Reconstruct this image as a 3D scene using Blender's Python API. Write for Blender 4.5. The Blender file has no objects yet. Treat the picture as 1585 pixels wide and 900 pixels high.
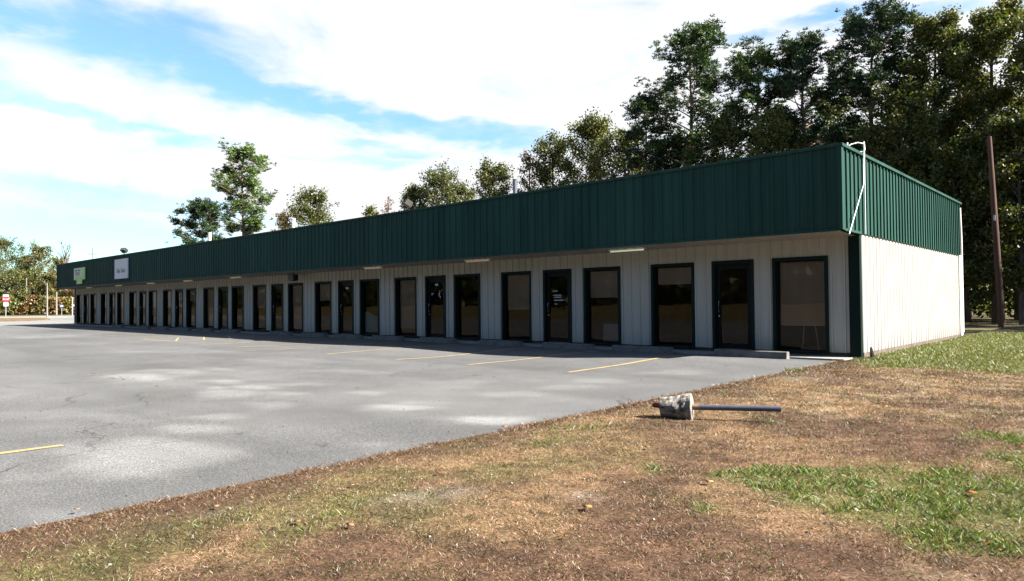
import bpy, math, random
import numpy as np
from mathutils import Vector, Matrix
rng = np.random.default_rng(7)
random.seed(7)
scene = bpy.context.scene
COL = scene.collection
RIB = .305

# ------------------------------------------------------------------ camera
F, CY = 1071.85, 448.88
YAW, PITCH, ROLL = .744, .01987, -.00936
CAM = np.array([5.142, -17.875, 1.413])
def basis():
    cy, sy = math.cos(YAW), math.sin(YAW)
    fw = np.array([-sy*math.cos(PITCH), cy*math.cos(PITCH), math.sin(PITCH)])
    rt = np.array([cy, sy, 0.]); up = np.cross(rt, fw)
    c, s = math.cos(ROLL), math.sin(ROLL)
    return c*rt+s*up, -s*rt+c*up, fw
RT, UP, FW = basis()
def ray(x, y): return FW + RT*(x-792.5)/F - UP*(y-CY)/F
def gr(x, y, z=0.):                      # photo pixel -> point on the ground
    d = ray(x, y); return CAM + d*(z-CAM[2])/d[2]
def wy(x, y, Y): d = ray(x, y); return CAM + d*(Y-CAM[1])/d[1]
def wx(x, y, X): d = ray(x, y); return CAM + d*(X-CAM[0])/d[0]
def dep(x, y, D): return CAM + ray(x, y)*D
cam_d = bpy.data.cameras.new('camera'); cam = bpy.data.objects.new('camera', cam_d); COL.objects.link(cam)
M = Matrix.Identity(4)
for i in range(3): M[i][0] = RT[i]; M[i][1] = UP[i]; M[i][2] = -FW[i]; M[i][3] = CAM[i]
cam.matrix_world = M
cam_d.sensor_width = 36; cam_d.lens = F/1585*36; cam_d.clip_end = 5000; cam_d.clip_start = .05
cam_d.shift_y = (CY-450)/1585
scene.camera = cam

# ------------------------------------------------------------------ helpers
def tag(o, label=None, cat=None, group=None, kind=None):
    if label: o['label'] = label
    if cat: o['category'] = cat
    if group: o['group'] = group
    if kind: o['kind'] = kind
    return o
def empty(name, loc=(0, 0, 0), rz=0):
    o = bpy.data.objects.new(name, None); COL.objects.link(o); o.location = loc; o.rotation_euler = (0, 0, rz); o.empty_display_size = .2
    return o
def copy_tree(o, parent=None):
    c = o.copy(); COL.objects.link(c); c.parent = parent
    for ch in list(o.children): copy_tree(ch, c)
    return c
def vnoise(x, y, seed=0):                # value noise in [0,1]
    xi = np.floor(x).astype(np.int64); yi = np.floor(y).astype(np.int64)
    fx = x-xi; fy = y-yi; fx = fx*fx*(3-2*fx); fy = fy*fy*(3-2*fy)
    def h(a, b):
        n = (a*374761393 + b*668265263 + seed*974711) & 0x7fffffff
        n = ((n ^ (n >> 13))*1274126177) & 0x7fffffff
        n = (n ^ (n >> 16)) & 0xffff
        return n/65535.
    return (h(xi, yi)*(1-fx)+h(xi+1, yi)*fx)*(1-fy)+(h(xi, yi+1)*(1-fx)+h(xi+1, yi+1)*fx)*fy
def fbm(x, y, seed=0, octv=4):
    a = 0; w = .5; t = 0
    for i in range(octv):
        a = a+w*vnoise(x*2**i+13.7*i, y*2**i-7.1*i, seed+i); t += w; w *= .5
    return a/t
def sstep(a, b, x): t = np.clip((x-a)/(b-a), 0, 1); return t*t*(3-2*t)
def np_mesh(name, V, Fc, mat, col=None, parent=None, mats=None, mi=None, smooth=False, vcol=False):
    """mesh from numpy verts (n,3) and faces (m,k)"""
    me = bpy.data.meshes.new(name); V = np.asarray(V, dtype=np.float32); Fc = np.asarray(Fc, dtype=np.int32)
    k = Fc.shape[1]; m = len(Fc)
    me.vertices.add(len(V)); me.vertices.foreach_set('co', V.ravel())
    me.loops.add(m*k); me.loops.foreach_set('vertex_index', Fc.ravel())
    me.polygons.add(m); me.polygons.foreach_set('loop_start', np.arange(m, dtype=np.int32)*k)
    if smooth: me.polygons.foreach_set('use_smooth', np.ones(m, dtype=bool))
    if col is not None:
        n = len(V) if vcol else m
        a = me.attributes.new('col', 'FLOAT_COLOR', 'POINT' if vcol else 'FACE')
        c = np.ones((n, 4), dtype=np.float32); c[:, :3] = col; a.data.foreach_set('color', c.ravel())
    me.materials.append(mat)
    me.update(calc_edges=True)
    o = bpy.data.objects.new(name, me); COL.objects.link(o)
    if parent: o.parent = parent
    return o
class MB:
    """collects simple solids and links them as one mesh"""
    def __init__(s): s.v = []; s.f = []; s.m = []; s.sm = []
    def add(s, vs, fs, mi=0, smooth=False):
        b = len(s.v); s.v += [tuple(v) for v in vs]; s.f += [tuple(i+b for i in f) for f in fs]; s.m += [mi]*len(fs); s.sm += [smooth]*len(fs)
    def box(s, a, b, mi=0):
        x0, y0, z0 = a; x1, y1, z1 = b
        s.add([(x0,y0,z0),(x1,y0,z0),(x1,y1,z0),(x0,y1,z0),(x0,y0,z1),(x1,y0,z1),(x1,y1,z1),(x0,y1,z1)],
              [(0,3,2,1),(4,5,6,7),(0,1,5,4),(1,2,6,5),(2,3,7,6),(3,0,4,7)], mi); return s
    def tube(s, pts, rad, n=8, mi=0, caps=True):
        pts = [np.array(p, float) for p in pts]
        if not hasattr(rad, '__len__'): rad = [rad]*len(pts)
        rings = []
        ref = None
        for i, p in enumerate(pts):
            d = pts[min(i+1, len(pts)-1)]-pts[max(i-1, 0)]; d = d/(np.linalg.norm(d)+1e-9)
            if ref is None: ref = np.array([0, 0, 1.]) if abs(d[2]) < .8 else np.array([1., 0, 0])
            u = np.cross(d, ref); u /= np.linalg.norm(u)+1e-9; w = np.cross(d, u)
            rings.append([p+rad[i]*(u*math.cos(2*math.pi*k/n)+w*math.sin(2*math.pi*k/n)) for k in range(n)])
        vs = [v for r in rings for v in r]; fs = []
        for i in range(len(pts)-1):
            for k in range(n): fs.append((i*n+k, (i+1)*n+k, (i+1)*n+(k+1) % n, i*n+(k+1) % n))
        s.add(vs, fs, mi, True)
        if caps:
            b = (len(pts)-1)*n
            s.add(rings[0], [tuple(range(n))], mi); s.add(rings[-1], [tuple(reversed(range(n)))], mi)
        return s
    def prism(s, poly, axis, a, b, mi=0):      # poly in the other two axes, extruded from a to b
        n = len(poly)
        def P(u, w, t): return [(t,u,w),(u,t,w),(u,w,t)][axis]
        vs = [P(u, w, a) for u, w in poly]+[P(u, w, b) for u, w in poly]
        fs = [tuple(range(n)), tuple(range(2*n-1, n-1, -1))]+[(i, (i+1) % n+0, (i+1) % n+n, i+n)[::-1] for i in range(n)]
        s.add(vs, fs, mi); return s
    def build(s, name, mats, parent=None, fix=True, bevel=0):
        me = bpy.data.meshes.new(name); me.from_pydata(s.v, [], s.f)
        if not isinstance(mats, (list, tuple)): mats = [mats]
        for m in mats: me.materials.append(m)
        me.polygons.foreach_set('material_index', s.m); me.polygons.foreach_set('use_smooth', s.sm)
        if fix:
            import bmesh
            bm = bmesh.new(); bm.from_mesh(me); bmesh.ops.recalc_face_normals(bm, faces=bm.faces); bm.to_mesh(me); bm.free()
        me.update()
        o = bpy.data.objects.new(name, me); COL.objects.link(o)
        if parent: o.parent = parent
        if bevel:
            md = o.modifiers.new('bevel', 'BEVEL'); md.width = bevel; md.segments = 2; md.limit_method = 'ANGLE'
        return o

# ------------------------------------------------------------------ materials
def newmat(name):
    m = bpy.data.materials.new(name); m.use_nodes = True; nt = m.node_tree
    return m, nt, nt.nodes['Principled BSDF'], nt.nodes['Material Output']
def nd(nt, t, **k):
    n = nt.nodes.new(t)
    for a, b in k.items():
        if a.startswith('i_'): n.inputs[int(a[2:])].default_value = b
        else: setattr(n, a, b)
    return n
def noise_var(nt, scale, detail=4, coord='Object', stretch=None, rough=.6):
    tc = nd(nt, 'ShaderNodeTexCoord'); src = tc.outputs[coord]
    if stretch:
        mp = nd(nt, 'ShaderNodeMapping'); mp.inputs['Scale'].default_value = stretch; nt.links.new(src, mp.inputs[0]); src = mp.outputs[0]
    n = nd(nt, 'ShaderNodeTexNoise'); n.inputs['Scale'].default_value = scale; n.inputs['Detail'].default_value = detail; n.inputs['Roughness'].default_value = rough
    nt.links.new(src, n.inputs['Vector']); return n.outputs['Fac']
def ramp(nt, fac, stops):
    r = nd(nt, 'ShaderNodeValToRGB'); cr = r.color_ramp
    while len(cr.elements) < len(stops): cr.elements.new(.5)
    for e, (p, c) in zip(cr.elements, stops): e.position = p; e.color = (*c, 1) if len(c) == 3 else c
    nt.links.new(fac, r.inputs[0]); return r.outputs[0]
def mixc(nt, a, b, fac, mode='MIX'):
    m = nd(nt, 'ShaderNodeMix', data_type='RGBA', blend_type=mode)
    for s, v in ((0, fac), (6, a), (7, b)):
        if hasattr(v, 'links') or hasattr(v, 'is_linked'): nt.links.new(v, m.inputs[s])
        else: m.inputs[s].default_value = v if not isinstance(v, tuple) else (*v, 1)
    return m.outputs[2]
def bump(nt, b, h, strength=.3, dist=.01):
    n = nd(nt, 'ShaderNodeBump'); n.inputs['Strength'].default_value = strength; n.inputs['Distance'].default_value = dist
    nt.links.new(h, n.inputs['Height']); nt.links.new(n.outputs[0], b.inputs['Normal'])
def painted(name, c, rough=.45, var=.12, scale=1.5, stretch=(1, 1, .15), dirt=None, metal=0, spec=.4, dz=None, panel=0):
    m, nt, b, o = newmat(name)
    f = noise_var(nt, scale, 6, stretch=stretch)
    lo = tuple(x*(1-var) for x in c); hi = tuple(min(1, x*(1+var)) for x in c)
    out = ramp(nt, f, [(.3, lo), (.7, hi)])
    if panel:                                 # sheets of slightly different age, .915 m wide, with a few streaks
        g = nd(nt, 'ShaderNodeNewGeometry'); sp = nd(nt, 'ShaderNodeSeparateXYZ'); nt.links.new(g.outputs['Position'], sp.inputs[0])
        ad = nd(nt, 'ShaderNodeMath', operation='ADD'); nt.links.new(sp.outputs[0], ad.inputs[0]); nt.links.new(sp.outputs[1], ad.inputs[1])
        dv = nd(nt, 'ShaderNodeMath', operation='DIVIDE'); nt.links.new(ad.outputs[0], dv.inputs[0]); dv.inputs[1].default_value = .915
        fl = nd(nt, 'ShaderNodeMath', operation='FLOOR'); nt.links.new(dv.outputs[0], fl.inputs[0])
        wn_ = nd(nt, 'ShaderNodeTexWhiteNoise', noise_dimensions='1D'); nt.links.new(fl.outputs[0], wn_.inputs['W'])
        out = mixc(nt, out, ramp(nt, wn_.outputs['Value'], [(0, (1-panel,)*3), (1, (1+panel,)*3)]), 1.0, 'MULTIPLY')
        f4 = noise_var(nt, 9, 5, stretch=(1, 1, .035)); out = mixc(nt, out, ramp(nt, f4, [(.35, (1-panel*1.4,)*3), (.5, (1,)*3), (.68, (1+panel*1.3,)*3)]), 1.0, 'MULTIPLY')
    if dirt:                                  # splash dirt near the foot of the wall, a stain of the panel itself
        g = nd(nt, 'ShaderNodeNewGeometry'); sp = nd(nt, 'ShaderNodeSeparateXYZ'); nt.links.new(g.outputs['Position'], sp.inputs[0])
        mr = nd(nt, 'ShaderNodeMapRange'); mr.inputs[1].default_value = .12; mr.inputs[2].default_value = .55; mr.inputs[3].default_value = .55; mr.inputs[4].default_value = 0
        nt.links.new(sp.outputs[2], mr.inputs[0])
        f2 = noise_var(nt, 5, 6, stretch=(1, 1, .5)); mu = nd(nt, 'ShaderNodeMath', operation='MULTIPLY'); nt.links.new(mr.outputs[0], mu.inputs[0]); nt.links.new(f2, mu.inputs[1])
        out = mixc(nt, out, dirt, mu.outputs[0])
    nt.links.new(out, b.inputs['Base Color']); b.inputs['Roughness'].default_value = rough; b.inputs['Metallic'].default_value = metal
    b.inputs['Specular IOR Level'].default_value = spec
    f3 = noise_var(nt, 3, 3); bump(nt, b, f3, .15, .006)
    return m
M_CREAM = painted('cream panel', (.36, .338, .29), .5, .025, dirt=(.15, .12, .085), spec=.2, panel=.035)
M_GREEN = painted('green panel', (.020, .051, .040), .5, .16, spec=.05, panel=.09)
M_TRIM = painted('dark green trim', (.0035, .012, .010), .5, .15, spec=.10)
M_BRONZE = painted('dark bronze', (.006, .0055, .0055), .5, .2, spec=.12)
M_SOFFIT = painted('soffit', (.30, .28, .25), .55, .1, stretch=(1, 1, 1))
M_WHITE = painted('white metal', (.75, .75, .73), .4, .05)
M_CONC = painted('concrete', (.20, .19, .17), .9, .2, scale=9, stretch=(1, 1, 1), spec=.15)
M_ROOF = painted('roof', (.3, .3, .3), .6, .1, scale=.6, stretch=(1, 1, 1))
M_INT = painted('interior', (.20, .165, .13), .9, .2, stretch=(1, 1, 1))
M_BLIND = painted('blind', (.50, .41, .34), .8, .08, scale=4)
M_GALV = painted('galvanised', (.30, .31, .33), .45, .15, scale=6, metal=.5)
M_BROWNPIPE = painted('rust pipe', (.13, .035, .02), .7, .3, scale=20)
M_GREYPIPE = painted('grey pipe', (.075, .08, .10), .42, .15, scale=12, stretch=(1, 1, 1), metal=.3)
M_POLE = painted('brown pole', (.062, .034, .023), .85, .35, scale=5, stretch=(1, 1, .06), spec=.15)
M_GREYPOLE = painted('grey pole', (.15, .135, .12), .85, .2, scale=5, stretch=(1, 1, .06), spec=.15)
M_BLACK = painted('black', (.012, .012, .013), .5, .2)
def mat_worn():
    m, nt, b, o = newmat('worn yellow paint'); f = noise_var(nt, 38, 7, rough=.75); f2 = noise_var(nt, 2.5, 4)
    ad = nd(nt, 'ShaderNodeMath', operation='MULTIPLY_ADD'); nt.links.new(f2, ad.inputs[0]); ad.inputs[1].default_value = .5; nt.links.new(f, ad.inputs[2])
    r = ramp(nt, ad.outputs[0], [(.58, (.072, .068, .062)), (.68, (.20, .15, .075)), (.80, (.29, .215, .08))])
    nt.links.new(r, b.inputs['Base Color']); b.inputs['Roughness'].default_value = .85; b.inputs['Specular IOR Level'].default_value = .15; return m
M_YEL = mat_worn()
M_PINK = painted('gutter', (.45, .38, .36), .5, .1)
M_RED = painted('sign red', (.50, .02, .03), .4, .05)
M_SIGNW = painted('sign white', (.42, .42, .46), .4, .04)
M_LIME = painted('sign lime', (.24, .42, .08), .45, .08)
M_LGREY = painted('sign grey', (.42, .44, .42), .45, .05)
M_INK = painted('sign ink', (.04, .045, .05), .5, .05)
M_BLUEP = painted('poster blue', (.14, .33, .40), .6, .12, scale=5)
M_PAPER = painted('paper', (.40, .38, .40), .6, .05)
M_BLUES = painted('blue sign', (.02, .02, .05), .5, .05)
M_FLOOD = painted('weathered lamp grey', (.055, .05, .042), .7, .2, spec=.1)
M_STEEL = painted('steel', (.55, .55, .55), .3, .05, metal=.8)
def mat_glass():
    m, nt, b, o = newmat('window glass'); nt.nodes.remove(b)
    gl = nd(nt, 'ShaderNodeBsdfGlossy'); gl.inputs['Roughness'].default_value = .015; gl.inputs['Color'].default_value = (.40, .37, .34, 1)
    tr = nd(nt, 'ShaderNodeBsdfTransparent'); tr.inputs['Color'].default_value = (.72, .70, .66, 1)
    f = noise_var(nt, 1.3, 2); bp = nd(nt, 'ShaderNodeBump'); bp.inputs['Strength'].default_value = .12; bp.inputs['Distance'].default_value = .02
    nt.links.new(f, bp.inputs['Height']); nt.links.new(bp.outputs[0], gl.inputs['Normal'])
    fr = nd(nt, 'ShaderNodeFresnel'); fr.inputs[0].default_value = 1.6
    mx = nd(nt, 'ShaderNodeMixShader'); nt.links.new(fr.outputs[0], mx.inputs[0]); nt.links.new(tr.outputs[0], mx.inputs[1]); nt.links.new(gl.outputs[0], mx.inputs[2])
    nt.links.new(mx.outputs[0], o.inputs[0]); return m
M_GLASS = mat_glass()
def mat_emit(name, c, s):
    m, nt, b, o = newmat(name); b.inputs['Base Color'].default_value = (*c, 1); b.inputs['Emission Color'].default_value = (*c, 1); b.inputs['Emission Strength'].default_value = s
    f = noise_var(nt, 3); r = ramp(nt, f, [(.2, tuple(x*.93 for x in c)), (.8, c)]); nt.links.new(r, b.inputs['Base Color']); nt.links.new(r, b.inputs['Emission Color']); return m
M_TUBE = mat_emit('lit tube', (.85, .95, .68), .065)
M_TUBEW = mat_emit('lit warm tube', (.95, .72, .42), .018)
def mat_leaf(name='leaves', trans=.35):
    m, nt, b, o = newmat(name); nt.nodes.remove(b)
    at = nd(nt, 'ShaderNodeAttribute', attribute_name='col')
    d = nd(nt, 'ShaderNodeBsdfDiffuse'); t = nd(nt, 'ShaderNodeBsdfTranslucent'); g = nd(nt, 'ShaderNodeBsdfGlossy'); g.inputs['Roughness'].default_value = .5
    br = nd(nt, 'ShaderNodeMix', data_type='RGBA', blend_type='MULTIPLY'); br.inputs[0].default_value = 1; br.inputs[7].default_value = (1.25, 1.25, .6, 1)
    nt.links.new(at.outputs[0], br.inputs[6]); nt.links.new(at.outputs[0], d.inputs[0]); nt.links.new(br.outputs[2], t.inputs[0])
    m1 = nd(nt, 'ShaderNodeMixShader'); m1.inputs[0].default_value = trans; nt.links.new(d.outputs[0], m1.inputs[1]); nt.links.new(t.outputs[0], m1.inputs[2])
    m2 = nd(nt, 'ShaderNodeMixShader'); m2.inputs[0].default_value = .03; nt.links.new(m1.outputs[0], m2.inputs[1]); nt.links.new(g.outputs[0], m2.inputs[2])
    nt.links.new(m2.outputs[0], o.inputs[0]); return m
M_LEAF = mat_leaf('leaves', .28); M_NEEDLE = mat_leaf('needles', .12); M_GRASS = mat_leaf('grass blades', .25)
def mat_bark(name, a, bb):
    m, nt, b, o = newmat(name); f = noise_var(nt, 6, 6, stretch=(1, 1, .2)); r = ramp(nt, f, [(.3, a), (.7, bb)]); nt.links.new(r, b.inputs['Base Color']); b.inputs['Roughness'].default_value = .95; b.inputs['Specular IOR Level'].default_value = .1
    bump(nt, b, f, .8, .03); return m
M_BARK = mat_bark('bark', (.05, .036, .028), (.14, .105, .085)); M_PBARK = mat_bark('pine bark', (.08, .045, .032), (.20, .13, .10)); M_GBARK = mat_bark('grey bark', (.16, .14, .13), (.36, .33, .31))
def mat_attr(name, nscale, nlo, nhi, bscale=60, bstr=.4, rough=.95, fine=None, crack=False):
    m, nt, b, o = newmat(name)
    at = nd(nt, 'ShaderNodeAttribute', attribute_name='col')
    f = noise_var(nt, nscale, 6, rough=.7); r = ramp(nt, f, [(.25, (nlo,)*3), (.75, (nhi,)*3)])
    c = mixc(nt, at.outputs[0], r, 1.0, 'MULTIPLY')
    if fine:
        f2 = noise_var(nt, fine, 3, rough=.75); r2 = ramp(nt, f2, [(.35, (.55,)*3), (.5, (1,)*3), (.66, (1.9,)*3)])
        c = mixc(nt, c, r2, 1.0, 'MULTIPLY')
    if crack:
        tc = nd(nt, 'ShaderNodeTexCoord'); nz = nd(nt, 'ShaderNodeTexNoise'); nz.inputs['Scale'].default_value = 1.1; nz.inputs['Detail'].default_value = 6; nt.links.new(tc.outputs['Object'], nz.inputs['Vector'])
        mv = nd(nt, 'ShaderNodeVectorMath', operation='MULTIPLY_ADD'); nt.links.new(nz.outputs['Color'], mv.inputs[0]); mv.inputs[1].default_value = (1.3, 1.3, 0); nt.links.new(tc.outputs['Object'], mv.inputs[2])
        vo = nd(nt, 'ShaderNodeTexVoronoi', feature='DISTANCE_TO_EDGE'); vo.inputs['Scale'].default_value = .2; nt.links.new(mv.outputs[0], vo.inputs['Vector'])
        r5 = ramp(nt, vo.outputs['Distance'], [(0, (0, 0, 0)), (.0028, (1, 1, 1))]); f6 = noise_var(nt, .35, 3); r6 = ramp(nt, f6, [(.5, (1, 1, 1)), (.58, (.45,)*3)])
        dk = nd(nt, 'ShaderNodeMix', data_type='RGBA', blend_type='LIGHTEN'); dk.inputs[0].default_value = 1; nt.links.new(r5, dk.inputs[6]); nt.links.new(r6, dk.inputs[7]); c = mixc(nt, c, dk.outputs[2], 1.0, 'MULTIPLY')
    nt.links.new(c, b.inputs['Base Color']); b.inputs['Roughness'].default_value = rough; b.inputs['Specular IOR Level'].default_value = .12
    f3 = noise_var(nt, bscale, 4, rough=.8); bump(nt, b, f3, bstr, .01); return m
M_ASPH = mat_attr('asphalt', 1.2, .86, 1.16, 120, .45, .9, fine=62, crack=True)
M_LAWN = mat_attr('lawn soil', 9, .55, 1.35, 50, .8, 1, fine=40)

# ------------------------------------------------------------------ ground height and colours
def hgt(x, y):
    x = np.asarray(x, float); y = np.asarray(y, float)
    def gs(cx, cy, rx, ry, a): return a*np.exp(-((x-cx)/rx)**2-((y-cy)/ry)**2)
    h = gs(-4.2, -2.6, 1.8, 1.6, .05)+gs(-8.6, -4.9, 1.9, 1.6, -.05)+gs(-13, -4, 2.5, 2, .035)+gs(-19, -5, 4, 2, -.03)
    h = h+.02*(fbm(x*.25, y*.4, 5, 2)-.5)
    return h*sstep(0., 1.0, -x)*sstep(.6, 1.6, -y)
def axis(segs):
    out = []
    for a, b, s in segs: out += list(np.arange(a, b-1e-6, s))
    out.append(segs[-1][1]); return np.array(out)
def grid(name, xs, ys, hf, cf, mat):
    X, Y = np.meshgrid(xs, ys); x = X.ravel(); y = Y.ravel(); z = hf(x, y)
    n, m = len(xs), len(ys)
    i = np.arange((m-1)*(n-1)); r = i//(n-1); c = i % (n-1); a = r*n+c
    Fc = np.stack([a, a+1, a+n+1, a+n], 1)
    return np_mesh(name, np.stack([x, y, z], 1), Fc, mat, cf(x, y), smooth=True, vcol=True)
def mixv(a, b, t): return a*(1-t[:, None])+b*t[:, None]
A = np.array
# light dried-puddle stains on the asphalt (photo pixel centre, half sizes in pixels, strength)
ST = [(210,705,120,26,1),(290,668,90,14,1),(130,700,80,22,.5),(200,583,60,8,.8),(275,578,65,6,.9),(400,600,60,7,1),(360,612,75,9,.7),(390,630,50,8,.5),
      (625,628,60,8,.9),(735,650,70,7,1),(660,620,45,5,.5),(60,640,90,8,.2),(450,560,120,5,.35),(1050,575,70,4,.4),(960,590,60,4,.35),(100,800,70,20,.25),(60,520,120,4,.3),(560,690,60,6,.3),
      (720,590,80,6,.3),(250,575,70,3,.8),(340,592,60,4,.7),(320,603,50,4,.7),(420,612,50,4,.7),(460,596,70,4,.5),(170,650,90,8,.3),(340,645,60,5,.5),(90,740,60,10,.4),(560,612,50,4,.5),(820,610,60,5,.4),(880,600,60,4,.4),(260,545,110,3,.4),(560,575,100,4,.35),(330,572,50,4,.5)]
def asphalt_col(x, y):
    n = fbm(x*.35, y*.35, 3, 5); n2 = fbm(x*.12+40, y*1.1, 17, 4)
    base = .071*(.72+.56*n)*(.80+.40*n2)
    st = np.zeros_like(x)
    wxx = x+1.3*(fbm(x*.7, y*.7, 31, 4)-.5); wyy = y+1.3*(fbm(x*.7, y*.7, 47, 4)-.5)
    # project warped ground points to photo pixels once, to look the stains up in ground space
    P = np.stack([wxx, wyy, np.zeros_like(x)], 1)-CAM; zz = np.maximum(P@FW, .5)
    u = 792.5+F*(P@RT)/zz; v = CY-F*(P@UP)/zz
    for cx, cy, rx, ry, s in ST:
        c = gr(cx, cy); e1 = gr(cx+rx, cy)-c; e2 = gr(cx, cy-ry)-c      # stain axes on the ground
        Mx = np.linalg.inv(np.array([[e1[0], e2[0]], [e1[1], e2[1]]]))
        dx = wxx-c[0]; dy = wyy-c[1]; a = Mx[0, 0]*dx+Mx[0, 1]*dy; b = Mx[1, 0]*dx+Mx[1, 1]*dy
        r = a*a+b*b; st = np.maximum(st, min(1, s*1.15)*(1-sstep(.35, 1.15, np.sqrt(r)*(.8+.5*fbm(x*1.1, y*1.1, 61, 3)))))
    rim = sstep(.25, .45, st)*(1-sstep(.45, .6, st))
    base = base*(1+.68*st-.05*rim)
    g = fbm(x*2.2, y*2.2, 9, 3); base = base*(.94+.12*g)
    return base[:, None]*A([1.0, .985, .955])
TAN = A([.185, .112, .060]); RUST = A([.104, .058, .034]); PALE = A([.25, .185, .115]); GRN = A([.062, .088, .018]); DK = A([.040, .026, .018]); SAND = A([.22, .20, .17])
def green_mask(x, y):
    w = 1.1*(fbm(x*1.1, y*1.1, 71, 4)-.5)*2; wyv = 1.1*(fbm(x*1.1+9, y*1.1, 77, 4)-.5)*2
    X = x+w*.6; Y = y+wyv*.6
    def el(cx, cy, rx, ry, ang=0):
        c, s = math.cos(ang), math.sin(ang); a = ((X-cx)*c+(Y-cy)*s)/rx; b = (-(X-cx)*s+(Y-cy)*c)/ry
        return 1-sstep(.6, 1.15, np.sqrt(a*a+b*b))
    g = np.zeros_like(x)
    for args in [(4.15, -12.3, 1.25, .95, .6), (3.35, -12.45, .7, .45, .5), (4.9, -10.6, .8, 1.2, -.2), (4.7, -9.3, .8, .35, .6), (5.6, -12, 1.2, 1.8, 0)]:
        g = np.maximum(g, el(*args))
    side = sstep(-3.2, -1.2, Y-.25*(x-1))*sstep(.1, 1.2, x)                    # lush strip beside the end wall
    side = np.maximum(side, sstep(-1.1, -.3, Y)*sstep(-.2, .2, x))*(1-sstep(15, 19, Y)*.8)
    g = np.maximum(g, side)
    for px, py, r, s in [(980, 737, .16, .9), (1040, 803, .16, .8), (895, 668, .55, .45), (520, 823, .4, .5), (700, 700, .5, .25), (560, 745, .4, .2), (1180, 655, .1, .9), (300, 830, .4, .25), (860, 690, .4, .35), (1215, 575, .35, .8), (1000, 617, .25, .4), (150, 880, .4, .3), (640, 800, .35, .25), (1100, 580, .3, .3)]:
        c = gr(px, py); g = np.maximum(g, s*np.exp(-((X-c[0])**2+(Y-c[1])**2)/r**2))
    return g
def lawn_parts(x, y):
    g = green_mask(x, y)
    n1 = fbm(x*.9, y*.9, 101, 5); n2 = fbm(x*2.7, y*2.7, 131, 4); n3 = fbm(x*.5, y*.5, 151, 4)
    c = mixv(np.tile(TAN, (len(x), 1)), np.tile(RUST, (len(x), 1)), sstep(.42, .62, n1+.06*sstep(-11.2, -14, y)))
    c = mixv(c, np.tile(PALE, (len(x), 1)), .6*sstep(.55, .72, n3)*sstep(.45, .6, n2))
    edge = np.exp(-((x+.1)/.42)**2)*(.35+.65*sstep(.35, .6, fbm(x*1.5, y*1.5, 171, 3)))
    olive = np.exp(-((x-1.0-.3*n1)/.9)**2)*sstep(-11.5, -13.5, y)*sstep(.40, .62, fbm(x*1.6, y*1.6, 181, 4)); c = mixv(c, np.tile(A([.075, .078, .022]), (len(x), 1)), .5*olive)
    fn = fbm(x*9, y*9, 191, 3); fm_ = fbm(x*3.3, y*3.3, 195, 3); c = c*((.50+1.0*fn)*(.72+.56*fm_))[:, None]
    c = mixv(c, np.tile(RUST*.85, (len(x), 1)), .8*edge)
    bare = np.zeros_like(x)
    for px, py, r in [(1330, 748, .22), (380, 805, .25), (700, 772, .2), (1240, 590, .5), (900, 775, .15), (640, 775, .25)]:
        cc = gr(px, py); bare = np.maximum(bare, np.exp(-((x-cc[0])**2+(y-cc[1])**2)/r**2)*sstep(.35, .6, n2))
    return g, c, bare, n2
def lawn_col(x, y):
    g, c, bare, n2 = lawn_parts(x, y)
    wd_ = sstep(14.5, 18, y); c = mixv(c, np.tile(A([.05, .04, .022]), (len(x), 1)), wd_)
    gc = mixv(np.tile(GRN*.8, (len(x), 1)), np.tile(TAN*.7, (len(x), 1)), .35*sstep(.4, .7, n2))
    c = mixv(c*.56, gc*.8, np.clip(g, 0, 1)*.55)
    return mixv(c, np.tile(SAND*.75, (len(x), 1)), bare*.38)
def lawn_h(x, y):
    return .012+.05*(fbm(x*1.3, y*1.3, 201, 4)-.4)*sstep(-.1, .8, x)+.03*sstep(0, 1.2, x)*sstep(-1, -3, y)
lot = grid('parking_lot', axis([(-63, -30, .5), (-30, -12, .3), (-12, -.08, .12)]), axis([(-26, -17.5, .5), (-17.5, 0, .13)]), lambda x, y: hgt(x, y), asphalt_col, M_ASPH)
# ragged pavement edge against the grass
tag(lot, kind='structure')
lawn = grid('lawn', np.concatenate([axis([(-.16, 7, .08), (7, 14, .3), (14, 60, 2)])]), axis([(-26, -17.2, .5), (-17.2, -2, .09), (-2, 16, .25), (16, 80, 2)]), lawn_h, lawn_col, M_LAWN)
tag(lawn, kind='structure')
me = lawn.data
def plain_col(c): return lambda x, y: np.tile(A(c), (len(x), 1))*(.75+.5*fbm(x*.08, y*.08, 301, 4))[:, None]
gnd = grid('ground', axis([(-1500, -300, 100), (-300, 100, 8), (100, 1500, 100)]), axis([(-1500, -200, 100), (-200, 200, 8), (200, 1500, 100)]), lambda x, y: np.full_like(x, -.16), plain_col((.07, .06, .03)), M_LAWN)
tag(gnd, kind='structure')
# brown field across the lot (seen mirrored in the windows)
def field_h(x, y): return -.03+1.0*sstep(26, 60, -y)*(.7+.5*fbm(x*.05, y*.05, 5, 2))
fld = grid('field', axis([(-200, 60, 3)]), axis([(-90, -26, 2)]), field_h, lambda x, y: mixv(np.tile(TAN*A([.40, .38, .38]), (len(x), 1)), np.tile(GRN*1.2, (len(x), 1)), .5*fbm(x*.1, y*.2, 8, 3)), M_LAWN)
tag(fld, kind='structure')
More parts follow.
